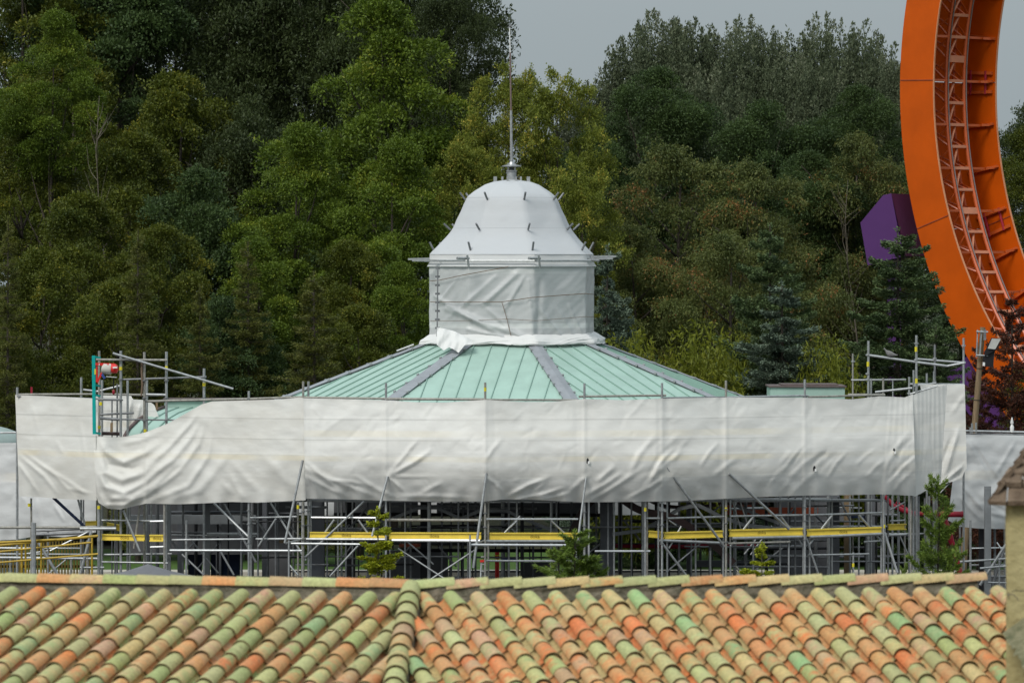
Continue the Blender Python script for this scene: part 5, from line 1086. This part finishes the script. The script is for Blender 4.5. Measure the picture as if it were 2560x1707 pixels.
# cracks in the plaster
for pts in ([(2530, 1478), (2540, 1474), (2552, 1476), (2562, 1474)], [(2518, 1485), (2532, 1484), (2541, 1492), (2546, 1500)], [(2520, 1480), (2522, 1496)]):
    MB().path([pT(x, y, -.002) for x, y in pts], .004, 4).build('crack', M['mortar'], tw)
M['stone'] = mat('rough brown stone slabs', (.075, .05, .033), .95, c2=(.20, .145, .10), scale=7, bump=1.2, bscale=22, detail=8)
prof_ = [(2478, 1262), (2497, 1218), (2514, 1190), (2530, 1165), (2541, 1140), (2552, 1118), (2566, 1095)]
for c in range(6):
    (xa, ya), (xb, yb) = prof_[c], prof_[c + 1]
    b = MB(); x = xa; 
    pa = pT(xa, ya, -.05 + c * .08); pb_ = pT(xb, yb, -.05 + (c + 1) * .08); xx = pa.x
    k = 0
    while xx < pa.x + .95:
        wdt = rt.uniform(.13, .24); th = rt.uniform(.028, .042); jz = rt.uniform(-.008, .008)
        nrm_ = Vector((0, -.55, .45)).normalized()
        p0 = Vector((xx, pa.y - .04, pa.z + jz)); p1 = Vector((xx + wdt, pa.y - .04, pa.z + jz + rt.uniform(-.006, .006)))
        q0 = Vector((xx + (pb_.x - pa.x) * 1.2 if k == 0 else xx, pb_.y + .05, pb_.z + .03 + jz)); q1 = Vector((xx + wdt, pb_.y + .05, pb_.z + .03 + jz))
        b.prism([p0, p1 - Vector((.012, 0, 0)), q1 - Vector((.012, 0, 0)), q0], Vector((0, -.3, 1)).normalized() * th); xx += wdt; k += 1
    # the side slope slabs, running away from the viewer
    yy = pa.y
    while yy < pa.y + 2.2 - c * .16:
        wdt = rt.uniform(.15, .26); 
        b.prism([Vector((pa.x - .01, yy, pa.z)), Vector((pb_.x + .05, yy, pb_.z + .03)), Vector((pb_.x + .05, yy + wdt - .012, pb_.z + .03)), Vector((pa.x - .01, yy + wdt - .012, pa.z))], Vector((-.3, 0, 1)).normalized() * .035); yy += wdt
    b.build('slab_course', M['stone'], tw)
b = MB(); z0 = pT(0, 1262).z; z1 = pT(0, 1085).z; b.add([(xl - .02, YT - .02, z0), (xl + 2.6, YT - .02, z0), (xl + 2.6, YT + 2.6, z0), (xl - .02, YT + 2.6, z0), (xl + .75, YT + 1.3, z1), (xl + 1.9, YT + 1.3, z1)], [(0, 1, 5, 4), (1, 2, 5), (2, 3, 4, 5), (3, 0, 4), (3, 2, 1, 0)]); b.build('roof_core', M['stone'], tw)
# cement flashing where the tile roof meets the tower
fpts = [(2516, 1566), (2528, 1590), (2542, 1612), (2556, 1634), (2580, 1672), (2610, 1720)]
b = MB(); G = np.zeros((40, 10, 3))
for i in range(40):
    t = i / 39; x = np.interp(t, np.linspace(0, 1, 6), [p[0] for p in fpts]); y = np.interp(t, np.linspace(0, 1, 6), [p[1] for p in fpts]) + 6
    for j in range(10):
        s_ = j / 9; k = noise.noise(Vector((t * 14, s_ * 3, 1))) * .03 + noise.noise(Vector((t * 40, s_ * 8, 1))) * .01
        G[i, j] = P(x - 8 + s_ * 62, y + 8 - s_ * 44, YT - .03 - .9 * t - .05 * (1 - s_) + k) + Vector((k, 0, k))
b.grid(G).build('flashing', M['stone_flash'], bld, smooth=True)
b = MB()
for i in range(9): 
    x = 2528 + i * 7; y = 1588 + i * 11; 
# ================================================================ trees
def leafmesh(name, cen, dirs, length, width, rng, m, roll=None, fold=0.18):
    """ kite shaped leaves: cen (n,3), dirs (n,3) the way each leaf points """
    n = len(cen); d = dirs / (np.linalg.norm(dirs, axis=1, keepdims=True) + 1e-9)
    a = rng.normal(size=(n, 3)); 
    if roll is not None: a = a * 0.45 + roll
    s = np.cross(d, a); s /= (np.linalg.norm(s, axis=1, keepdims=True) + 1e-9)
    L_ = (length * rng.uniform(.7, 1.25, n))[:, None]; W_ = (width * rng.uniform(.75, 1.2, n))[:, None]
    up = np.cross(s, d)
    v = np.stack([cen, cen + d * L_ * .45 + s * W_ * .5 + up * W_ * fold, cen + d * L_, cen + d * L_ * .45 - s * W_ * .5 + up * W_ * fold], 1).reshape(-1, 3)
    return v, n
def make_mesh(name, v, n, m):
    me = bpy.data.meshes.new(name); me.vertices.add(len(v)); me.vertices.foreach_set('co', v.astype(np.float32).ravel())
    me.loops.add(4 * n); me.loops.foreach_set('vertex_index', np.arange(4 * n, dtype=np.int32))
    me.polygons.add(n); me.polygons.foreach_set('loop_start', np.arange(0, 4 * n, 4, dtype=np.int32)); me.polygons.foreach_set('loop_total', np.full(n, 4, dtype=np.int32))
    me.update(calc_edges=True); me.validate(); me.materials.append(m); return me
def shell(rng, n, c, r, inner=.55, updir=.25):
    d = rng.normal(size=(n, 3)); d[:, 2] += updir; d /= np.linalg.norm(d, axis=1, keepdims=True)
    k = rng.uniform(inner, 1.06, n)[:, None] ** .7
    return c + d * k * r, d
def trunk_mesh(name, h, r0, branches, m, rng, lean=.0):
    b = MB(); pts = []; x = y = 0
    for i in range(7):
        t = i / 6; pts.append((lean * t * h + .25 * math.sin(t * 4) * t, .2 * math.cos(t * 3) * t, t * h))
    b.path(pts, [r0 * (1.25 if i == 0 else 1 - .8 * i / 6) for i in range(7)], 7)
    for (z, az, ln, rise) in branches:
        p = Vector(pts[0]).lerp(Vector(pts[-1]), z); i = min(5, int(z * 6)); p = Vector(pts[i]).lerp(Vector(pts[i + 1]), z * 6 - i)
        d = Vector((math.cos(az), math.sin(az), rise)).normalized(); q = [p]
        for k in range(4): d = (d + Vector((rng.normal() * .16, rng.normal() * .16, .06))).normalized(); q.append(q[-1] + d * ln / 4)
        b.path(q, [r0 * .38 * (1 - z * .5), r0 * .28, r0 * .18, r0 * .1, r0 * .04], 5)
    v = np.array(b.v); me = bpy.data.meshes.new(name); me.from_pydata(v.tolist(), [], b.f); me.materials.append(m); me.polygons.foreach_set('use_smooth', [True] * len(me.polygons)); return me
LS, LD = .68, 1.9
def broadleaf(seed, nblob, rb, leaf, nleaf, m, H=12.0, W=4.0, z0=.22, flat=.7, shape=1.0, droop=0.0, lw=.55, inner=.66, up=.75, tips=0):
    """ nominal tree 12 m high, crown radius 4 m """
    rng = np.random.default_rng(seed); V = []; N = 0; cs = []; leaf = leaf * LS
    for i in range(nblob):
        t = rng.uniform(0, 1) ** .85; z = H * (z0 + (1 - z0) * t); env = W * (math.sin(math.pi * (0.12 + .80 * t ** .9)) ** .7) * shape
        if t > .93: env *= .6
        a = rng.uniform(0, 2 * math.pi); rr_ = env * math.sqrt(rng.uniform(.12, 1.0)); r = rb * rng.uniform(.6, 1.3) * (1.0 if t < .85 else .75)
        rr_ = max(0, rr_ - r * .45); c = np.array([rr_ * math.cos(a), rr_ * math.sin(a), z - r * .4]); cs.append((c, r))
        n = int(nleaf * LD * (r / rb) ** 2); sz = np.array([r, r, r * flat])
        p, d = shell(rng, n, c, sz, inner, up)
        p += rng.normal(size=p.shape) * .07
        dr = d * .6 + rng.normal(size=d.shape) * .55; dr[:, 2] -= droop
        v, k = leafmesh('', p, dr, leaf, leaf * lw, rng, m, roll=np.array([0, 0, 1.0]) * .8); V.append(v); N += k
        for _ in range(tips):    # sprays that break the outline
            dd = rng.normal(size=3); dd[2] = abs(dd[2]) * .9 + .1; dd /= np.linalg.norm(dd); nn_ = 34; tt = rng.uniform(.8, 1.75, nn_)[:, None]
            p = c + dd * sz * tt + rng.normal(size=(nn_, 3)) * .07; dr = dd * .5 + rng.normal(size=(nn_, 3)) * .6; dr[:, 2] -= droop
            v, k = leafmesh('', p, dr, leaf, leaf * lw, rng, m); V.append(v); N += k
    br = [(rng.uniform(.25, .85), rng.uniform(0, 6.28), rng.uniform(1.8, 3.6), rng.uniform(.3, 1.1)) for _ in range(12)]
    return make_mesh('crown', np.concatenate(V), N, m), trunk_mesh('trunk', H * .9, .2, br, M['bark'], rng)
def poplar(seed, m):
    rng = np.random.default_rng(seed); V = []; N = 0; H = 12
    for i in range(330):
        a = rng.uniform(0, 6.28); q = math.sqrt(rng.uniform(0, 1)); rr_ = 3.4 * q; top = H * (1 - .30 * q ** 2.6) - rng.uniform(0, 1.3) ** 1.6 - (0 if rng.uniform() < .6 else rng.uniform(0, 5))
        ln = rng.uniform(1.4, 3.2); base = np.array([rr_ * math.cos(a), rr_ * math.sin(a), max(1.0, top - ln)]); d = np.array([math.cos(a) * .22 * q, math.sin(a) * .22 * q, 1.0]) + rng.normal(size=3) * .05
        n = 230; t = rng.uniform(0, 1, n); w_ = (.34 * (1 - t) ** .8 + .03)[:, None]
        p = base + d * (t * ln)[:, None] + rng.normal(size=(n, 3)) * w_ * np.array([1, 1, .5])
        dr = rng.normal(size=(n, 3)) * .45 + np.array([0, 0, .75])
        v, k = leafmesh('', p, dr, .14, .07, rng, m); V.append(v); N += k
    for i in range(45):   # lower bulk
        a = rng.uniform(0, 6.28); rr_ = rng.uniform(.5, 2.7); c = np.array([rr_ * math.cos(a), rr_ * math.sin(a), rng.uniform(3, 8.5)])
        p, d = shell(rng, 420, c, np.array([1.0, 1.0, 1.3]), .5, .2); v, k = leafmesh('', p, d + rng.normal(size=d.shape) * .5 + np.array([0, 0, .5]), .18, .1, rng, m); V.append(v); N += k
    br = [(rng.uniform(.2, .8), rng.uniform(0, 6.28), 3.5, 1.8) for _ in range(10)]
    return make_mesh('crown', np.concatenate(V), N, m), trunk_mesh('trunk', H * .85, .18, br, M['bark_pale'], rng)
def conifer(seed, m, H=12.0, W=3.4, tiers=26, dens=1.0, needle=.15, droopy=.25, sparse=1.0, upturn=.3, nw=.30, ztip=.97, mb='bark', pw=.85):
    rng = np.random.default_rng(seed); V = []; N = 0; brs = MB()
    for i in range(tiers):
        t = (i + .5) / tiers; z = H * (.06 + (ztip - .06) * t); ln0 = W * (1 - t) ** pw * 1.0 + .22
        nb = int(rng.integers(7, 10) if t < .8 else 6)
        for j in range(nb):
            a = 6.28 * (j + rng.uniform(-.45, .45)) / nb + i * 1.3; z = H * (.06 + (ztip - .06) * min(1, t + rng.uniform(-.8, .8) / tiers)); ln = ln0 * rng.uniform(.5, 1.15)
            if rng.uniform() > sparse: continue
            d = np.array([math.cos(a), math.sin(a), 0.]); sd_ = np.array([-math.sin(a), math.cos(a), 0.])
            n = int((70 + 190 * ln) * dens); s_ = rng.uniform(.05, 1, n) ** .75
            zz = -droopy * s_ * ln + upturn * (s_ ** 2.5) * ln + rng.normal(size=n) * .05
            spread = (1 - s_ * .75) * ln * .30 + .05; off = rng.uniform(-1, 1, n) * spread
            p = np.outer(s_ * ln, d) + np.outer(off, sd_) + np.array([0, 0, z]); p[:, 2] += zz - abs(off) * .25
            dr = d * .7 + np.outer(np.sign(off) * .6, sd_) + rng.normal(size=(n, 3)) * .35; dr[:, 2] += rng.uniform(-.1, .4, n)
            v, k = leafmesh('', p, dr, needle, needle * nw, rng, m, roll=np.array([0, 0, 1.]) * .6); V.append(v); N += k
            brs.path([(0, 0, z), tuple(d * ln * .5 + np.array([0, 0, z - droopy * .5 * ln])), tuple(d * ln * .95 + np.array([0, 0, z - (droopy - upturn * .8) * ln]))], [.035, .02, .008], 4)
    n = 60; tt = rng.uniform(0, 1, n); p = np.stack([rng.normal(size=n) * .05, rng.normal(size=n) * .05, H * (ztip - .05) + tt * H * (1.0 - ztip + .05)], 1); v, k = leafmesh('', p, rng.normal(size=(n, 3)) * .5 + np.array([0, 0, .8]), needle, needle * nw, rng, m); V.append(v); N += k
    brs.path([(0, 0, 0), (0.02, 0, H * .5), (0, 0, H)], [.17, .09, .015], 7)
    me = bpy.data.meshes.new('trunk'); me.from_pydata(brs.v, [], brs.f); me.materials.append(M[mb])
    return make_mesh('crown', np.concatenate(V), N, m), me
def bush(seed, m, H=6.0, W=3.0, n=420, leaf=.16, thin=.2):
    """ fountain of fine upright stems """
    rng = np.random.default_rng(seed); V = []; N = 0
    for i in range(n):
        a = rng.uniform(0, 6.28); q = rng.uniform(0, 1) ** .6; h = H * (1 - .45 * q * q) * rng.uniform(.55, 1.0); k_ = 75
        t = rng.uniform(.15, 1, k_) ** .8; x = W * q * (t ** 1.2)
        p = np.stack([x * math.cos(a) + .3 * math.cos(a), x * math.sin(a), h * t - .35 * q * (t ** 3) * h * .3], 1) + rng.normal(size=(k_, 3)) * .10
        dr = rng.normal(size=(k_, 3)) * .55 + np.array([math.cos(a) * .4, math.sin(a) * .4, -.25])
        v, kk = leafmesh('', p, dr, leaf, leaf * thin, rng, m); V.append(v); N += kk
    return make_mesh('crown', np.concatenate(V), N, m), trunk_mesh('trunk', H * .5, .07, [(.2, a, 2.0, 2.5) for a in range(0, 6)], M['bark_pale'], rng)
LM = {
 'maple': leafmat('maple leaves', (0.041, 0.075, 0.008), (0.136, 0.191, 0.019), (0.226, 0.243, 0.024), nscale=.35),
 'dark': leafmat('dark broad leaves', (0.024, 0.037, 0.013), (0.063, 0.085, 0.026), None, nscale=.4),
 'dkolive': leafmat('olive broad leaves', (0.040, 0.060, 0.009), (0.113, 0.130, 0.014), (0.249, 0.214, 0.022), nscale=.4),
 'lime': leafmat('yellowing lime leaves', (0.070, 0.098, 0.013), (0.226, 0.254, 0.037), (0.545, 0.431, 0.076), nscale=.5, trans=.35),
 'poplar': leafmat('silvery poplar leaves', (0.045, 0.065, 0.031), (0.130, 0.154, 0.085), (0.260, 0.275, 0.185), nscale=.3),
 'deep': leafmat('deep green leaves', (0.028, 0.052, 0.019), (0.067, 0.106, 0.029), None, nscale=.5),
 'hornbeam': leafmat('hornbeam leaves', (0.050, 0.073, 0.019), (0.141, 0.158, 0.041), (0.338, 0.151, 0.052), nscale=.55),
 'spruce': leafmat('blue spruce needles', (0.052, 0.082, 0.057), (0.160, 0.207, 0.145), None, nscale=.6, trans=.1),
 'fir': leafmat('fir needles', (0.037, 0.069, 0.026), (0.124, 0.173, 0.066), None, nscale=.6, trans=.15),
 'larch': leafmat('larch needles', (0.049, 0.065, 0.014), (0.140, 0.146, 0.029), None, nscale=.5, trans=.2),
 'bamboo': leafmat('bamboo leaves', (.085, .11, .010), (.19, .205, .018), (.26, .25, .04), nscale=.5, trans=.3),
 'rust': leafmat('dried red brown leaves', (.045, .018, .012), (.11, .04, .022), (.16, .055, .02), nscale=.6),
 'yfir': leafmat('bright young fir needles', (.18, .22, .015), (.42, .44, .03), None, nscale=2.0, trans=.35),
 'juniper': leafmat('juniper needles', (.07, .12, .02), (.20, .28, .045), None, nscale=1.6, trans=.35),
}
print('trees...')
SP = {}
SP['maple'] = [broadleaf(11, 60, 1.05, .21, 620, LM['maple'], flat=.55, tips=1), broadleaf(12, 62, .95, .21, 600, LM['maple'], flat=.6, tips=1)]
SP['dark'] = [broadleaf(13, 80, 1.0, .21, 480, LM['dark'], flat=.9, tips=2, lw=.45)]
SP['dkolive'] = [broadleaf(15, 75, .9, .20, 520, LM['dkolive'], flat=.6, tips=2), broadleaf(16, 75, .95, .20, 520, LM['deep'], flat=.6, tips=2)]
SP['lime'] = [broadleaf(17, 56, .78, .22, 420, LM['lime'], flat=.85, tips=4, inner=.35)]
SP['deep'] = [broadleaf(19, 75, 1.1, .19, 620, LM['deep'], flat=.8)]
SP['hornbeam'] = [broadleaf(21, 90, .85, .19, 460, LM['hornbeam'], flat=.6, droop=.55, tips=3, lw=.42), broadleaf(22, 90, .8, .19, 460, LM['hornbeam'], flat=.6, droop=.55, tips=3, lw=.42)]
SP['poplar'] = [poplar(23, LM['poplar']), poplar(24, LM['poplar'])]
SP['spruce'] = [conifer(25, LM['spruce'], needle=.13, nw=.45, dens=1.5, pw=.62, tiers=22, sparse=.88, droopy=.35, upturn=.35)]
SP['fir'] = [conifer(26, LM['fir'], needle=.12, nw=.45, dens=1.7, tiers=23, pw=.62, sparse=.9, droopy=.3, upturn=.35)]
SP['larch'] = [conifer(27, LM['larch'], W=2.2, needle=.13, nw=.3, tiers=32, sparse=.8, droopy=.05, dens=.8, upturn=.1, pw=.7)]
SP['bamboo'] = [bush(28, LM['bamboo'], H=12, W=6, n=900, leaf=.42, thin=.26)]
SP['rust'] = [conifer(29, LM['rust'], W=4.4, tiers=20, sparse=.85, needle=.16, nw=.4, dens=.75, droopy=-.15, upturn=.1)]
SP['yfir'] = [conifer(30, LM['yfir'], W=2.3, tiers=15, sparse=.62, needle=.24, nw=.5, dens=.9, droopy=-.08, upturn=.1, mb='bark_pale', pw=.5)]
SP['juniper'] = [conifer(31, LM['juniper'], W=2.6, tiers=13, sparse=.55, needle=.34, nw=.2, dens=.85, droopy=-.6, upturn=.1, pw=.55)]
NAMES = {'maple': ('maple_tree', 'tree'), 'dark': ('broadleaf_tree', 'tree'), 'dkolive': ('broadleaf_tree', 'tree'), 'lime': ('lime_tree', 'tree'), 'deep': ('broadleaf_tree', 'tree'), 'hornbeam': ('hornbeam_tree', 'tree'), 'poplar': ('poplar_tree', 'tree'),
         'spruce': ('spruce_tree', 'spruce'), 'fir': ('fir_tree', 'fir tree'), 'larch': ('larch_tree', 'conifer'), 'bamboo': ('bamboo_clump', 'bamboo'), 'rust': ('withered_conifer', 'dry tree'), 'yfir': ('young_fir', 'young fir'), 'juniper': ('juniper', 'juniper')}
GR = {'maple': 'broadleaf trees behind the pavilion', 'dark': 'broadleaf trees behind the pavilion', 'dkolive': 'broadleaf trees behind the pavilion', 'lime': 'broadleaf trees behind the pavilion', 'deep': 'broadleaf trees behind the pavilion', 'hornbeam': 'broadleaf trees behind the pavilion', 'poplar': 'poplars on the skyline', 'spruce': 'spruces and firs beside the pavilion', 'fir': 'spruces and firs beside the pavilion', 'larch': 'slender conifers at left', 'bamboo': 'bamboo clumps behind the pavilion', 'rust': 'withered trees', 'yfir': 'young plants in front of the scaffold', 'juniper': 'young plants in front of the scaffold'}
NW = {'maple': 8.2, 'dark': 8.2, 'dkolive': 8.2, 'lime': 8.2, 'deep': 8.2, 'hornbeam': 8.2, 'poplar': 7.6, 'spruce': 6.8, 'fir': 6.8, 'larch': 4.6, 'bamboo': 11, 'rust': 8.6, 'yfir': 4.6, 'juniper': 5.4}
rk = random.Random(3)
def tree(kind, x, ytop, wpx, Y, label, rot=None, tilt=0.0):
    cm, tm = SP[kind][rk.randrange(len(SP[kind]))]
    top = HZ - (ytop - HY) * Y / F; sz = top / 12.2; sx = wpx * {'maple': 1.2, 'dark': 1.35, 'dkolive': 1.3, 'lime': 1.1, 'deep': 1.15, 'hornbeam': 1.2, 'poplar': 1.25, 'spruce': 1.9, 'fir': 1.75, 'larch': 1.3}.get(kind, 1) * Y / F / NW[kind]
    nm, cat = NAMES[kind]
    if tilt: x -= top * math.sin(R(tilt)) * F / Y
    t_ = bpy.data.objects.new(nm, None); col.objects.link(t_); t_.location = ((x - CX) * Y / F, Y, 0); t_.rotation_euler = (0, R(tilt), rk.uniform(0, 6.28) if rot is None else rot)
    tag(t_, label, cat, GR[kind])
    k_ = {'maple': 1.1, 'dark': 1.35, 'dkolive': 1.15, 'lime': 1.35, 'deep': 1.1, 'hornbeam': 1.15, 'poplar': 1.25}.get(kind, 99)
    szc = min(sz, sx * k_)
    for n_, me in (('crown', cm), ('trunk', tm)):
        o = bpy.data.objects.new(n_, me); col.objects.link(o); o.parent = t_
        if n_ == 'crown': o.scale = (sx, sx, szc); o.location = (0, 0, top - 12.2 * szc)
        else: o.scale = (sx, sx, sz)
    return t_
TREES = [
 ('dark', 170, -160, 420, 212, 'dark tree standing behind the gap between the first two dark crowns'), ('dark', 430, -190, 420, 214, 'dark tree standing behind the gap between the second and third dark crowns'), ('dark', 680, -150, 420, 213, 'dark tree standing behind the gap left of the big maple'), ('dark', 920, -160, 380, 212, 'dark tree standing behind the big bright maple'), ('dark', 1060, 120, 300, 205, 'dark tree glimpsed right of the big maple'),
 # far dark rows, left
 ('dkolive', 50, -180, 420, 200, 'tall olive tree filling the top left corner of the view'), ('dkolive', 300, -220, 420, 202, 'tall olive tree behind the bare pale twigs at upper left'), ('dark', 560, -170, 420, 204, 'dark tall tree with small sky gaps near the top, left of the big maple'),
 ('dark', 790, -200, 380, 203, 'dark tall tree directly left of the big maple top'), ('dark', 1030, -220, 400, 200, 'dark tree behind the top of the big bright maple'), ('dark', 1130, -60, 200, 196, 'dark tree whose thin sprays reach into the sky left of the mast'),
 ('dkolive', 180, 150, 380, 196, 'olive tree behind the yellow green clump at far left'), ('dkolive', 440, 180, 380, 195, 'shaded olive tree in the hollow above the yellowish bush'), ('dark', 640, 250, 340, 194, 'dark tree in the deep gap left of the bright maple trunk'), ('dkolive', 880, 350, 360, 194, 'dark tree behind the middle maple boughs'),
 ('dkolive', 1150, 420, 360, 192, 'dark tree behind the left shoulder of the cupola'), ('dark', 1400, 430, 420, 198, 'dark tree behind the right shoulder of the cupola'), ('dkolive', 1640, 520, 420, 194, 'dark tree behind the olive hornbeams'), ('dark', 1900, 560, 420, 194, 'dark tree behind the pale trunked hornbeam'), ('dark', 2150, 560, 380, 194, 'dark tree directly behind the purple support box'),
 ('dark', 2400, 600, 360, 215, 'dark tree seen through the orange track'), ('dark', 2600, 250, 300, 212, 'dark tree right of the orange track at the frame edge'),
 # left middle rows
 ('maple', 940, -20, 470, 178, 'big bright green maple left of the mast, its top touching the frame'), ('maple', 130, 20, 260, 176, 'yellow green leafy tree at the upper left edge'), ('maple', 740, 300, 330, 172, 'bright green maple with a pointed top, left of the cupola'), ('maple', 985, 340, 340, 170, 'layered bright green maple touching the left of the cupola'),
 ('dkolive', 60, 280, 320, 178, 'olive tree at the left edge under the yellow green clump'), ('dkolive', 330, 330, 340, 176, 'olive brown tree below the pale bare twigs'), ('dkolive', 500, 420, 360, 172, 'yellowish olive tree in the middle of the left woodland'), ('dkolive', 200, 480, 320, 170, 'dull olive tree between the two left larches'),
 ('dkolive', 400, 560, 260, 166, 'mid green round tree above the teal hoist'), ('maple', 640, 585, 280, 166, 'fresh green low maple between the larches'), ('dkolive', 870, 600, 240, 167, 'dark olive tree close left of the wrapped drum'), ('maple', 1010, 650, 260, 165, 'small bright maple just left of the wrapped drum'), ('dkolive', 100, 620, 300, 165, 'dark green tree above the flat left sheet'),
 ('dkolive', 300, 700, 300, 162, 'dark undergrowth tree behind the hoist'), ('dkolive', 560, 740, 300, 161, 'dark green undergrowth tree behind the long sloping tube'), ('dkolive', 900, 760, 260, 162, 'green undergrowth tree above the left roof slope'), ('dkolive', 30, 830, 240, 160, 'very dark shrub tree at the left edge above the domed kiosk'),
 ('larch', 20, 530, 150, 158, 'slender dark larch with a bare spire at the left edge'), ('larch', 345, 560, 170, 159, 'slender larch above the right side of the hoist'), ('larch', 500, 700, 180, 158, 'slender larch above the end of the sloping tube'), ('larch', 620, 590, 180, 160, 'slender dark larch with a tall spire in the middle of the left wood'), ('larch', 785, 665, 230, 157, 'yellowish larch standing over the left roof slope'),
 # centre
 ('lime', 1265, 150, 260, 176, 'yellow green lime tree directly behind the mast'), ('lime', 1390, 165, 300, 175, 'yellow green lime tree right of the mast with a ragged top'), ('lime', 1180, 330, 260, 174, 'yellow green lime tree low behind the left of the dome'), ('lime', 1450, 400, 240, 172, 'yellow green lime tree low behind the right of the dome'),
 # right
 ('poplar', 1665, 15, 330, 206, 'leftmost tall poplar with upright silvery sprays'), ('poplar', 1850, 25, 300, 207, 'middle tall poplar with upright silvery sprays'), ('poplar', 2090, 18, 340, 208, 'rightmost tall poplar next to the orange track'), ('poplar', 1500, 190, 220, 205, 'low poplar at the left shoulder of the poplar group'), ('poplar', 1980, 110, 280, 205, 'lower poplar filling the dip between the two right poplars'), ('poplar', 2220, 130, 200, 206, 'narrow poplar half hidden by the orange girder'), ('poplar', 1760, 150, 300, 204, 'shorter poplar in front of the gap between the two left poplars'),
 ('deep', 1640, 170, 330, 194, 'dark rounded tree in front of the leftmost poplar'), ('deep', 1900, 255, 360, 193, 'rounded green tree in front of the middle poplar'), ('deep', 2150, 215, 300, 194, 'rounded dark tree between poplars and orange girder'), ('deep', 1480, 330, 240, 192, 'dark rounded tree right of the lime trees'), ('deep', 2020, 380, 300, 190, 'dark rounded tree above the pale trunk'),
 ('hornbeam', 1700, 355, 420, 180, 'large olive hornbeam with drooping leaves right of the dome'), ('hornbeam', 1900, 400, 380, 179, 'olive hornbeam in the centre of the right wood'), ('hornbeam', 2140, 330, 360, 190, 'olive hornbeam above the purple support box'), ('hornbeam', 1590, 560, 320, 174, 'reddish tinged hornbeam right of the wrapped drum'), ('hornbeam', 1830, 580, 360, 172, 'dark olive hornbeam above the bamboo'), ('hornbeam', 2050, 500, 320, 190, 'thin leaved hornbeam around the pale trunk'),
 ('bamboo', 1590, 770, 330, 155, 'yellow green feathery bamboo clump touching the blue spruce beside the drum'), ('bamboo', 1750, 750, 340, 156, 'broad yellow green bamboo clump above the right roof slope'), ('bamboo', 2070, 790, 280, 156, 'yellow green bamboo clump between the two spruces'), ('bamboo', 1860, 760, 240, 163, 'feathery bamboo behind the blue spruce'), 
 ('fir', 1925, 545, 250, 161, 'green fir with a thin bare tip behind the blue spruce'), ('spruce', 1955, 690, 240, 157, 'blue spruce in front of the green fir'), ('fir', 2245, 555, 310, 158, 'large dark fir in front of the orange girder and purple box'), ('spruce', 1518, 600, 190, 157, 'blue spruce half hidden behind the wrapped drum'), ('fir', 2340, 800, 200, 156, 'low fir under the girder right of the large fir'), ('fir', 1640, 880, 160, 156, 'low dark fir behind the right roof slope'),
 ('rust', 2530, 725, 420, 152, 'red brown withered conifer in front of the foot of the orange track'), ('rust', 2445, 850, 240, 153, 'smaller red brown withered conifer behind the wooden lamp pole'), ('dkolive', 2590, 300, 240, 200, 'yellow green tree right of the track at the frame edge'), ('dkolive', 2600, 900, 200, 166, 'dark shrub behind the withered conifer at the right edge'),
 ('dark', 1300, 1330, 500, 172, 'dark hedge bush seen through the middle of the scaffold'), ('dark', 800, 1315, 500, 173, 'dark hedge bush seen through the left of the scaffold'), ('dark', 1900, 1310, 600, 172, 'dark hedge bush seen through the right of the scaffold'), ('dark', 2450, 1310, 400, 172, 'dark hedge bush seen low at the right end'), ('dark', 350, 1310, 500, 172, 'dark hedge bush seen low behind the left uprights'),
]
for (k, x, yt, w_, Y, lab) in TREES: tree(k, x, yt, w_, Y, lab)
tree('yfir', 945, 1262, 190, 112, 'bright yellow green young fir in front of the leftmost beams')
tree('juniper', 1437, 1322, 270, 113, 'bushy juniper under the middle of the scaffold')
tree('juniper', 1550, 1352, 170, 112, 'low juniper spray right of the bushy juniper', tilt=14)
tree('juniper', 1668, 1312, 190, 112, 'leaning juniper spray left of the bright upright', tilt=26)
tree('yfir', 1905, 1352, 170, 112, 'small young fir peeping over the tiles right of the curved rafter')
tree('juniper', 2345, 1185, 170, 118, 'tall pointed conifer at the right end of the scaffold')
tree('juniper', 2262, 1405, 60, 112, 'tiny conifer tip left of the tall pointed conifer')
tree('juniper', 2490, 1330, 170, 112, 'leaning conifer spray left of the plaster tower', tilt=28)
# bare twiggy trees
def bare(x, yt, Y, label, wpx, seed):
    rng = np.random.default_rng(seed); h = HZ - (yt - HY) * Y / F; b = MB(); X = (x - CX) * Y / F
    tr_ = [Vector((X + .5 * math.sin(i * .7) * i / 8, Y, h * i / 8)) for i in range(9)]
    b.path(tr_, [.06 - .0065 * i for i in range(9)], 7)
    t_ = thing('bare_tree', label, 'tree', (X, Y, 0)); b.build('trunk', M['bark_pale'], t_, smooth=True); q = MB()
    for k in range(46):
        i = rng.uniform(3.0, 7.8); j = int(i); p = tr_[j].lerp(tr_[j + 1], i - j); a = rng.uniform(0, 6.28); d = Vector((math.cos(a), .5 * math.sin(a), rng.uniform(.5, 1.6))).normalized(); pts = [p]; ln = wpx * Y / F * .5 * rng.uniform(.5, 1.1) * (1.15 - (i - 3) / 7)
        for _ in range(4): d = (d + Vector((rng.normal() * .15, rng.normal() * .1, .1))).normalized(); pts.append(pts[-1] + d * ln / 4)
        q.path(pts, [.016, .012, .009, .007, .004], 4)
    q.build('branches', M['bark_pale'], t_)
bare(270, 240, 174, 'leafless pale twigged tree at upper left', 300, 1); bare(2140, 450, 187, 'pale trunked thin tree left of the purple box', 260, 3); bare(1330, 220, 190, 'grey bare twigs on the skyline right of the mast', 160, 4)
